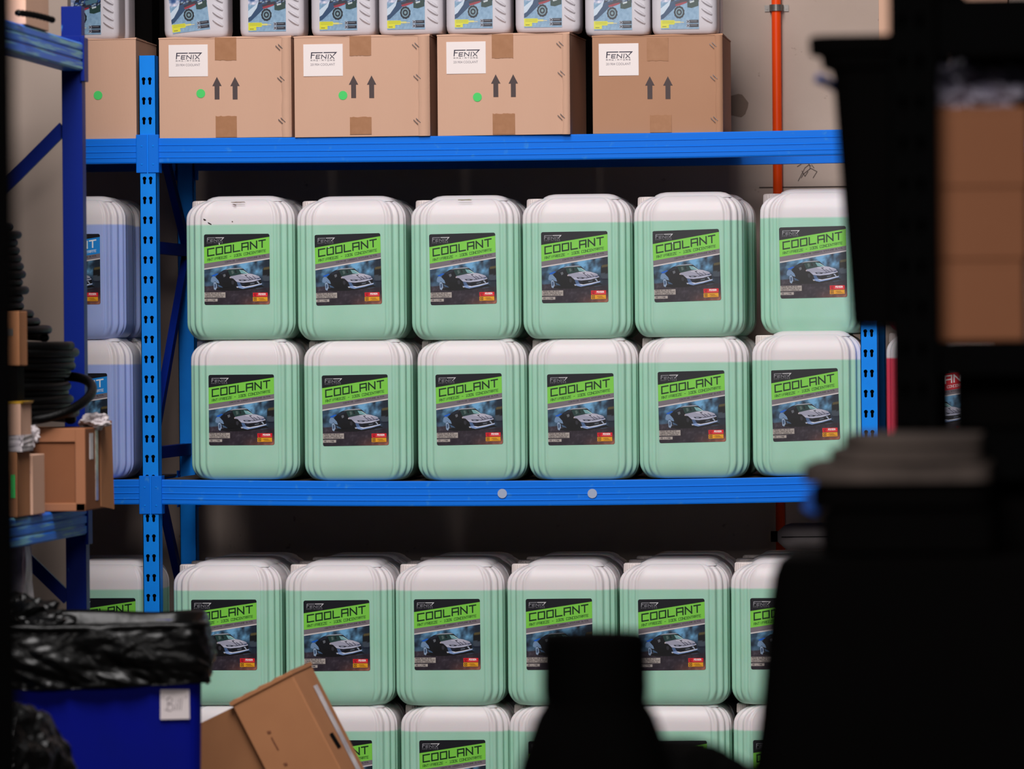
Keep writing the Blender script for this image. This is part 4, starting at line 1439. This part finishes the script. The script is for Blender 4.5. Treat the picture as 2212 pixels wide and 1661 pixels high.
# liner: inside, over the rim, then hanging outside with folds
rings = []
N = 30
def liner_ring(off, z, seed, amp, zamp):
    out = []
    for k, v in enumerate(rrect(bw2 + off, bd2 + off, .04, z, N)):
        pass
    base = []
    # resample the rounded rectangle evenly
    path = rrect(bw2 + off, bd2 + off, .05, 0, 10)
    path.append(path[0])
    ds = [0]
    for a, b in zip(path, path[1:]):
        ds.append(ds[-1] + (b - a).length)
    NS = 220
    j = 0
    for i in range(NS):
        s_ = ds[-1] * i / NS
        while ds[j + 1] < s_:
            j += 1
        t = (s_ - ds[j]) / max(1e-9, ds[j + 1] - ds[j])
        pnt = path[j].lerp(path[j + 1], t)
        nn = Vector((pnt.x, pnt.y, 0)).normalized()
        f = noise.fractal(Vector((s_ * 14, z * 16, seed)), 1, 2, 4) + 1.8 * (abs(noise.noise(Vector((s_ * 20 + z * 30, z * 18, seed + 2)))) - .2) + 1.1 * (abs(noise.noise(Vector((s_ * 48 - z * 30, z * 40, seed + 9)))) - .2)
        g = abs(noise.noise(Vector((s_ * 9 + z * 18, z * 8, seed + 5))))
        pnt = pnt + nn * (amp * (f * .8 + (.6 - g) * 1.2))
        zz = z + zamp * noise.noise(Vector((s_ * 7, 1.7, seed)))
        base.append((pnt.x, pnt.y, zz))
    return base


zr = ztb
spec = [(-.055, zr - .30, .006, .0), (-.034, zr - .12, .008, .0), (-.022, zr - .03, .006, .004), (0, zr + .002, .003, .007), (.006, zr + .008, .003, .009), (.012, zr - .002, .005, .009)]
hem = .112
for k in range(1, 31):
    t = k / 30
    spec.append((.005 + .009 * math.sin(math.pi * min(1, t * 1.1)), zr - .002 - hem * t, .007 + .006 * t, .010 + .012 * t))
spec.append((.008, zr - hem - .004, .006, .022))
for off, z, am, za in spec:
    rings.append(liner_ring(off, z, 2.3, am, za))
ln = MB().loft(rings, True, False)
o = ln.build('bin_liner', M_BAG, None, smooth=True)
o.location = (bin_.location.x, bin_.location.y, 0)
o.rotation_euler.z = BR
tag(o, 'glossy black plastic bin liner folded over the rim of the blue bin', 'bin liner')
# peak of loose bag inside, and the filled bag in front
p = at(40, 1345, YN + .12)
crumple('rubbish_bag', (p.x - .03, YN + .16, p.z - .03), .12, .09, .075, 4.4, M_BAG, 'gathered black rubbish bag rising out of the bin at the left', 'bag', .4, 4)
p = at(35, 1661, -3.6)
crumple('rubbish_bag', (p.x - .02, -3.62, p.z - .03), .125, .16, .155, 9.4, M_BAG, 'rounded black rubbish bag in front of the blue bin, bottom left', 'bag', .16, 4).rotation_euler = (0, .25, 0)
# stand for that bag: an upturned black crate
o = MB().loft([rrect(.16, .16, .02, 0, 4), rrect(.14, .14, .02, .33, 4)]).build('black_block', M_BLACK)
o.location = (p.x - .03, -3.62, 0)
tag(o, 'black crate under the rounded rubbish bag at the bottom left', 'crate')

# ------------------------------------------------------------------ tall leaning carton right of the bin
YC = -2.2
tc = at(629, 1453, YC)
ang = math.radians(26.0)
cart = empty('cardboard_carton', (0, 0, 0), 0, 'long brown cardboard carton leaning over beside the blue bin', 'box')
cw, chh, cdp = .145, .74, .20
ux = Vector((math.cos(ang), 0, -math.sin(ang))) * -1      # along the top edge, towards the left
# local frame: X' along front width (right), Z' up along the carton
Xp = Vector((math.cos(math.radians(27)), 0, math.sin(math.radians(27))))
Zp = Vector((-math.sin(math.radians(27)), 0, math.cos(math.radians(27))))
yaw_ = math.radians(-4)
Xr = Vector((Xp.x * math.cos(yaw_), math.sin(yaw_) * 1.0 * -1 * -1, Xp.z * math.cos(yaw_)))
Xr.normalize()
Yr = Zp.cross(Xr).normalized()
def W(x, y, z):
    return tc + Xr * x + Yr * y + Zp * z
vs_ = [W(x, y, z) for z in (-chh, 0) for x, y in ((-cw, 0), (0, 0), (0, cdp), (-cw, cdp))]
mb = MB().add(vs_, [(0, 3, 2, 1), (4, 5, 6, 7), (0, 1, 5, 4), (1, 2, 6, 5), (2, 3, 7, 6), (3, 0, 4, 7)])
mb.build('body', M_CARD_D, cart, bevel=.003)
# overhanging rough edge of the lid flaps
f = MB()
rings = []
for i in range(13):
    x = -cw - .002 + (cw + .004) * i / 12
    e = .004 + .002 * math.sin(i * 2.3)
    rings.append([W(x, -.003, -.004), W(x, cdp + .002, -.004), W(x, cdp + .002, .004), W(x, -.003, e)])
f.loft(rings).build('flap', M_CARD_D, cart)
# second half folded back on the left
vs_ = [W(-cw - .004, .012, -.01), W(-cw - .004, .012, -chh * .97), W(-cw - .22, .08, -chh * .97), W(-cw - .22, .08, -.004)]
o = MB().add(vs_, [(0, 1, 2, 3)]).build('side_flap', M_CARD_D, cart)
sd = o.modifiers.new('solid', 'SOLIDIFY')
sd.thickness = .006
vs_ = [W(-cw - .004, .012, -.008), W(-cw - .22, .08, -.002), W(-cw - .20, .19, -.006), W(-cw, .12, -.008)]
o = MB().add(vs_, [(0, 1, 2, 3)]).build('flap', M_CARD_D, cart)
sd = o.modifiers.new('solid', 'SOLIDIFY')
sd.thickness = .005
# tape and a handle slot on the narrow side, small print on the front
mb = MB().add([W(.0012, .12, -.045), W(.0012, .16, -.045), W(.0012, .16, -.25), W(.0012, .12, -.25)], [(0, 1, 2, 3)])
mb.build('label_strip', M_FOAM, cart)
mb = MB().add([W(.0012, .05, -.15), W(.0012, .085, -.15), W(.0012, .095, -.185), W(.0012, .06, -.185)], [(0, 1, 2, 3)])
mb.build('hand_hole', M_BLACK, cart)
mb = MB()
for x, z in ((-.10, -.085), (-.10, -.16)):
    mb.add([W(x - .004, -.0012, z), W(x + .004, -.0012, z - .002), W(x + .004, -.0012, z - .007), W(x - .003, -.0012, z - .006)], [(0, 1, 2, 3)])
mb.add([W(-.102, -.0012, -.10), W(-.099, -.0012, -.10), W(-.098, -.0012, -.13), W(-.101, -.0012, -.13)], [(0, 1, 2, 3)])
mb.build('printed_mark', mat('brown_print', (120, 70, 44), .8), cart)

# grey jerrycan lying on top of the bottom row at the right
p = at(1660, 1165, .08)
lc = empty('grey_canister', (at(1672, 1160, .46).x, .44, at(1700, 1168, .10).z), 0, 'pale grey canister with a dark cap lying on the bottom shelf cans at the right', 'canister')
zc_ = ZB + 2 * CH + .0105
lc.location.z = zc_
rings = []
for i in range(13):
    t = i / 12
    x = .008 + t * .2
    k = math.sin(math.pi / 2 * min(1, (t + .03) / .22)) ** .6
    rings.append([(x, .06 + v.x, .035 + v.y) for v in rrect(.052 * k, .034 * k, .02 * k, 0, 6)])
smooth_angle(MB().loft(rings).build('body', mat('shaded_grey_plastic', (150, 140, 140), .5), lc), 50)  # grey darkened to carry the shade deep in the shelf
MB().cyl((-.010, .06, .035), .014, .024, 20, 'x').build('cap', M_BLACK, lc)
MB().box((.02, .005, .0345), (.205, .0075, .0365)).build('seam', M_BLACK, lc)

# ------------------------------------------------------------------ dark rack close to the camera, right
YF = -6.6
S_ = (YF - CAM.y) / DIST * .00115
fr_ = empty('steel_rack', (0, 0, 0), 0, 'out-of-focus black steel rack close to the camera on the right', 'shelving')
xp0, xp1 = at(1926, 800, YF).x, at(2028, 800, YF).x
pwf = xp1 - xp0
ph = at(1977, 400, YF).z
def black_post(x, y):
    o = post_mesh(0, 2.6, (ph - .025) % .05, True, pwf, .05).build('post', M_BLACK_STEEL, fr_)
    o.location = (x, y, 0)
    MB().box((.0017, .044, 0), (pwf - .0017, .0495, 2.6)).build('slot_shade_plate', M_BLACK, o)  # added black plate so the holes stay dark
black_post(xp0, YF)
black_post(xp0 + 1.6, YF)
for x in (xp0, xp0 + 1.6):
    for y in (YF + .55,):
        MB().box((x, y, 0), (x + pwf, y + .05, 2.6)).build('post', M_BLACK_STEEL, fr_)
zs1 = at(2100, 738, YF).z
for z, hh in ((zs1, .042), (at(2100, 1010, YF).z + .045, .06), (at(2100, -5, YF).z, .07), (.35, .07)):
    for y in (YF + .002, YF + .555):
        MB().box((xp0 + pwf + .001, y, z - hh), (xp0 + 1.6, y + .04, z)).build('beam', M_BLACK_STEEL, fr_, bevel=.002)
    MB().box((xp0 + pwf + .001, YF + .051, z - .012), (xp0 + 1.60, YF + .549, z - .001)).build('shelf_panel', M_BLACK_STEEL, fr_)
b = MB()
pA, pB = at(2035, -20, YF + .03), at(2225, 230, YF + .03)
b.bar((pA.x, YF + .03, pA.z), (pA.x + (pB.x - pA.x) * 2, YF + .5, pA.z + (pB.z - pA.z) * 2), .02, .035)
b.build('diagonal_brace', M_BLACK_STEEL, fr_)

# cartons stacked right of the black post
G3 = 'three brown cartons behind the black steel post'
ys = YF + .12
zcur = zs1 + .0005
hts = []
xl = at(2022, 600, ys).x
for i, (yt, yb_, nm, dx) in enumerate(((562, 738, 'lowest', 2212), (405, 560, 'middle', 2218), (230, 403, 'topmost', 2222))):
    zt_ = at(2100, yt, ys).z
    zb_ = zcur
    xr_ = at(dx, 600, ys).x
    rt_, h_ = box_thing('cardboard_box', (xl, ys, zb_), (xr_, ys + .28, zt_ - .001), M_CARD_R, 'blurred brown carton right of the black post, %s of the stack of three' % nm, 'box', 0, G3, .004)
    MB().box((-h_.x / 2 + .001, -h_.y / 2 - .001, h_.z - .006), (h_.x / 2 - .001, -h_.y / 2 + .01, h_.z + .0005)).build('flap', M_CARD_R, rt_)
    zcur = zt_
# clear plastic parts on top of the cartons
for k, (px, py, rx_, rz_, d_) in enumerate(((2066, 200, .034, .032, 'bunched pale plastic wrap on the blurred cartons, nearest the black post'), (2150, 206, .036, .026, 'bunched pale plastic wrap on the blurred cartons, towards the right edge'))):
    p = at(px, py, ys + .02)
    crumple('plastic_wrap', (p.x, ys + .045, zcur + .026), rx_, .04, .028, k * 3.3 + 1, mat('grey_wrap', (190, 184, 205), .4), d_, 'plastic wrap', .5, 4)
# dark round reel above them
p = at(2118, 150, ys + .02)
rl = MB().cyl((0, 0, 0), .055, .09, 40, 'y')
o = rl.build('black_reel', M_BLACK, None, smooth=False)
o.location = (p.x + .012, ys + .10, zcur + .057)
tag(o, 'dark round reel resting above the blurred cartons', 'reel')

# tall black tapered tub on the left end of that shelf
yb2 = YF + .16
tp = at(1750, 75, YF)
tx0 = at(1752, 100, YF + .04).x
tub = empty('black_tub', (0, 0, 0), 0, 'tall black tapered plastic tub with a stepped rim beside the steel post', 'tub')
zt_ = at(1800, 84, YF + .04).z
zb_ = at(1830, 706, YF + .04).z
tx1 = at(1838, 700, YF + .04).x
cxt = at(1888, 400, YF + .16).x
ra, rb_ = cxt - tx0, cxt - tx1
zd = lambda py: at(1800, py, YF + .16).z
xd = lambda px: cxt - at(px, 300, YF + .16).x
prof = [(xd(1838), zd(706)), (xd(1834), zd(690)), (xd(1800), zd(170)), (xd(1797), zd(155)), (xd(1778), zd(148)), (xd(1774), zd(122)), (xd(1752), zd(118)), (xd(1750), zd(86)), (xd(1757), zd(80)), (xd(1775), zd(84)), (xd(1810), zd(170)), (xd(1850), zd(690))]
dep = .115
rings = [rrect(r, dep * r / prof[0][0] if False else r * .72, .03, z, 6) for r, z in prof]
o = MB().loft(rings).build('tub_body', M_BLACK, tub)
tub.location = (cxt, YF + .17, 0)
# it stands on a bracket shelf fixed in front of the post
zbr = zd(706)
bk = MB().box((cxt - .02, YF + .052, zbr - .005), (xp0 + .02, YF + .20, zbr - .001))
bk.build('bracket_shelf', M_BLACK_STEEL, fr_)

# blue strap ends
for (x0_, y0_, x1_, y1_, d_) in ((1762, 168, 1800, 190, 'blurred blue strap end sticking out left of the black tub'), (1742, 1072, 1758, 1108, 'blurred blue strap end hanging beside the dusty stacked trays')):
    a_, b_ = at(x0_, y0_, YF + .3), at(x1_ + (60 if y0_ < 500 else 10), y1_ + (30 if y0_ < 500 else 0), YF + .3)
    mb = MB()
    if y0_ > 500:
        a_, b_ = at(1762, 1068, YF - .05), at(1748, 1106, YF - .05)
    mb.tube([a_.lerp(b_, t / 6) + Vector((0, 0, .002 * math.sin(t))) for t in range(7)], .006 if y0_ < 500 else .011, 8)
    tag(mb.build('blue_strap', mat('blue_webbing', (34, 96, 200), .7), None, smooth=True), d_, 'strap')

# stack of dusty lids and the black containers under them
YD = YF - .32
def slab(name, px0, px1, py0, py1, Y, depth, material, label, cat, r=.03, taper=0, steps=None, group=None, xr=None):
    a_, b_ = at(px0, py1, Y), at(px1, py0, Y)
    hw, hd, hh = (b_.x - a_.x) / 2, depth / 2, b_.z - a_.z
    rings = []
    for t, ins in (steps or ((0, .006), (.08, 0), (.9, 0), (1, .008))):
        rings.append(rrect(hw - ins + taper * (1 - t), hd - ins, r, hh * t, 6))
    o = smooth_angle(MB().loft(rings).build(name, material, None), 40)
    o.location = ((a_.x + b_.x) / 2, Y + hd, a_.z)
    return tag(o, label, cat, group)


LG = 'stacked dusty trays left of the black post'
slab('stacking_tray', 1820, 2120, 938, 968, YD, .28, M_DUSTY, 'smallest dusty black tray on top of the stack, left of the post', 'tray', group=LG)
slab('stacking_tray', 1790, 2120, 968, 1000, YD, .30, M_DUSTY, 'second dusty black tray from the top, left of the post', 'tray', group=LG)
slab('stacking_tray', 1732, 2140, 1000, 1046, YD - .01, .32, M_DUSTY, 'widest dusty black tray, third down in the stack', 'tray', group=LG)
slab('storage_tote', 1752, 2140, 1046, 1100, YD, .30, M_BLACK, 'shallow black tote directly below the dusty trays', 'tote')
slab('storage_tote', 1774, 2150, 1100, 1200, YD, .30, M_BLACK, 'black tote below the dusty trays and above the large one', 'tote', .02)
a_ = at(1680, 1200, YD)
zb4 = lambda py: at(1680, py, YD).z
wb4 = lambda px: .30 + (a_.x - at(px, 1300, YD).x)
big = MB().loft([rrect(wb4(px), .19, .03, z, 6) for px, z in ((1560, 0), (1600, zb4(1661) - .15), (1625, zb4(1661)), (1640, zb4(1560)), (1656, zb4(1400)), (1664, zb4(1300)), (1674, zb4(1235)), (1686, zb4(1205)), (1700, a_.z - .0005))]).build('storage_bin', M_BLACK)
smooth_angle(big, 40)
big.location = (a_.x + .30, YD + .12, 0)
tag(big, 'large dark bin filling the lower right corner beneath the totes', 'bin')
# wide dark drawers to the right of the post
slab('storage_tote', 2062, 2420, 786, 930, YF + .06, .35, M_BLACK, 'dark tote on the lower shelf right of the small red gap', 'tote', .03)
slab('storage_tote', 2030, 2420, 1038, 1999, YF + .06, .40, M_BLACK, 'tall dark tote low in the right corner behind the black post', 'tote', .02)

# black canister in the foreground, bottom centre
YJ = -7.2
ja, jb = at(1172, 1372, YJ), at(1402, 1372, YJ)
jw = (at(1402, 1372, YJ + .12).x - at(1170, 1372, YJ + .12).x) / 2
jug = empty('black_canister', (at(1286, 1500, YJ + .12).x, YJ + .12, 0), 0, 'blurred black canister with a wide cap at the bottom centre', 'canister')
zj = ja.z
zz_ = lambda py: at(1286, py, YJ).z
xw = lambda px0, px1: (at(px1, 1500, YJ + .12).x - at(px0, 1500, YJ + .12).x) / 2
prof = [(xw(1085, 1500), 0), (xw(1100, 1480), zz_(1661) - .1), (xw(1128, 1445), zz_(1661)), (xw(1142, 1428), zz_(1610)), (xw(1158, 1412), zz_(1560)), (xw(1176, 1396), zz_(1530))]
smooth_angle(MB().loft([rrect(r, min(.12, r), .05, z, 6) for r, z in prof]).build('body', M_BLACK, jug), 50)
rings = []
for r, z in ((jw * .98, zz_(1531)), (jw, zz_(1500)), (jw * .98, zz_(1400)), (jw * .95, zz_(1384)), (jw * .85, zz_(1376))):
    rings.append([(r * math.cos(a) , r * math.sin(a) , z) for a in [2 * math.pi * i / 40 for i in range(40)]])
smooth_angle(MB().loft(rings).build('cap', M_BLACK, jug), 50)
# sagging black sack between canister and bin
o = crumple('black_sack', (at(1440, 1661, YJ + .42).x, YJ + .42, at(1400, 1700, YJ + .35).z - .040), .135, .12, .09, 3.7, M_BLACK, 'slumped black sack between the canister and the large dark bin', 'sack', .12, 4)
# bench that carries canister and sack
zbn = at(1300, 1661, YJ).z - .25

# ------------------------------------------------------------------ dark post at the left edge, near the camera
YE = -8.0
pe2 = at(15, 800, YE)
tag(MB().box((pe2.x - .08, YE, 0), (pe2.x, YE + .05, 2.6)).build('steel_post', M_BLACK_STEEL, None, bevel=.002), 'black blurred steel post along the left edge of the picture', 'post')
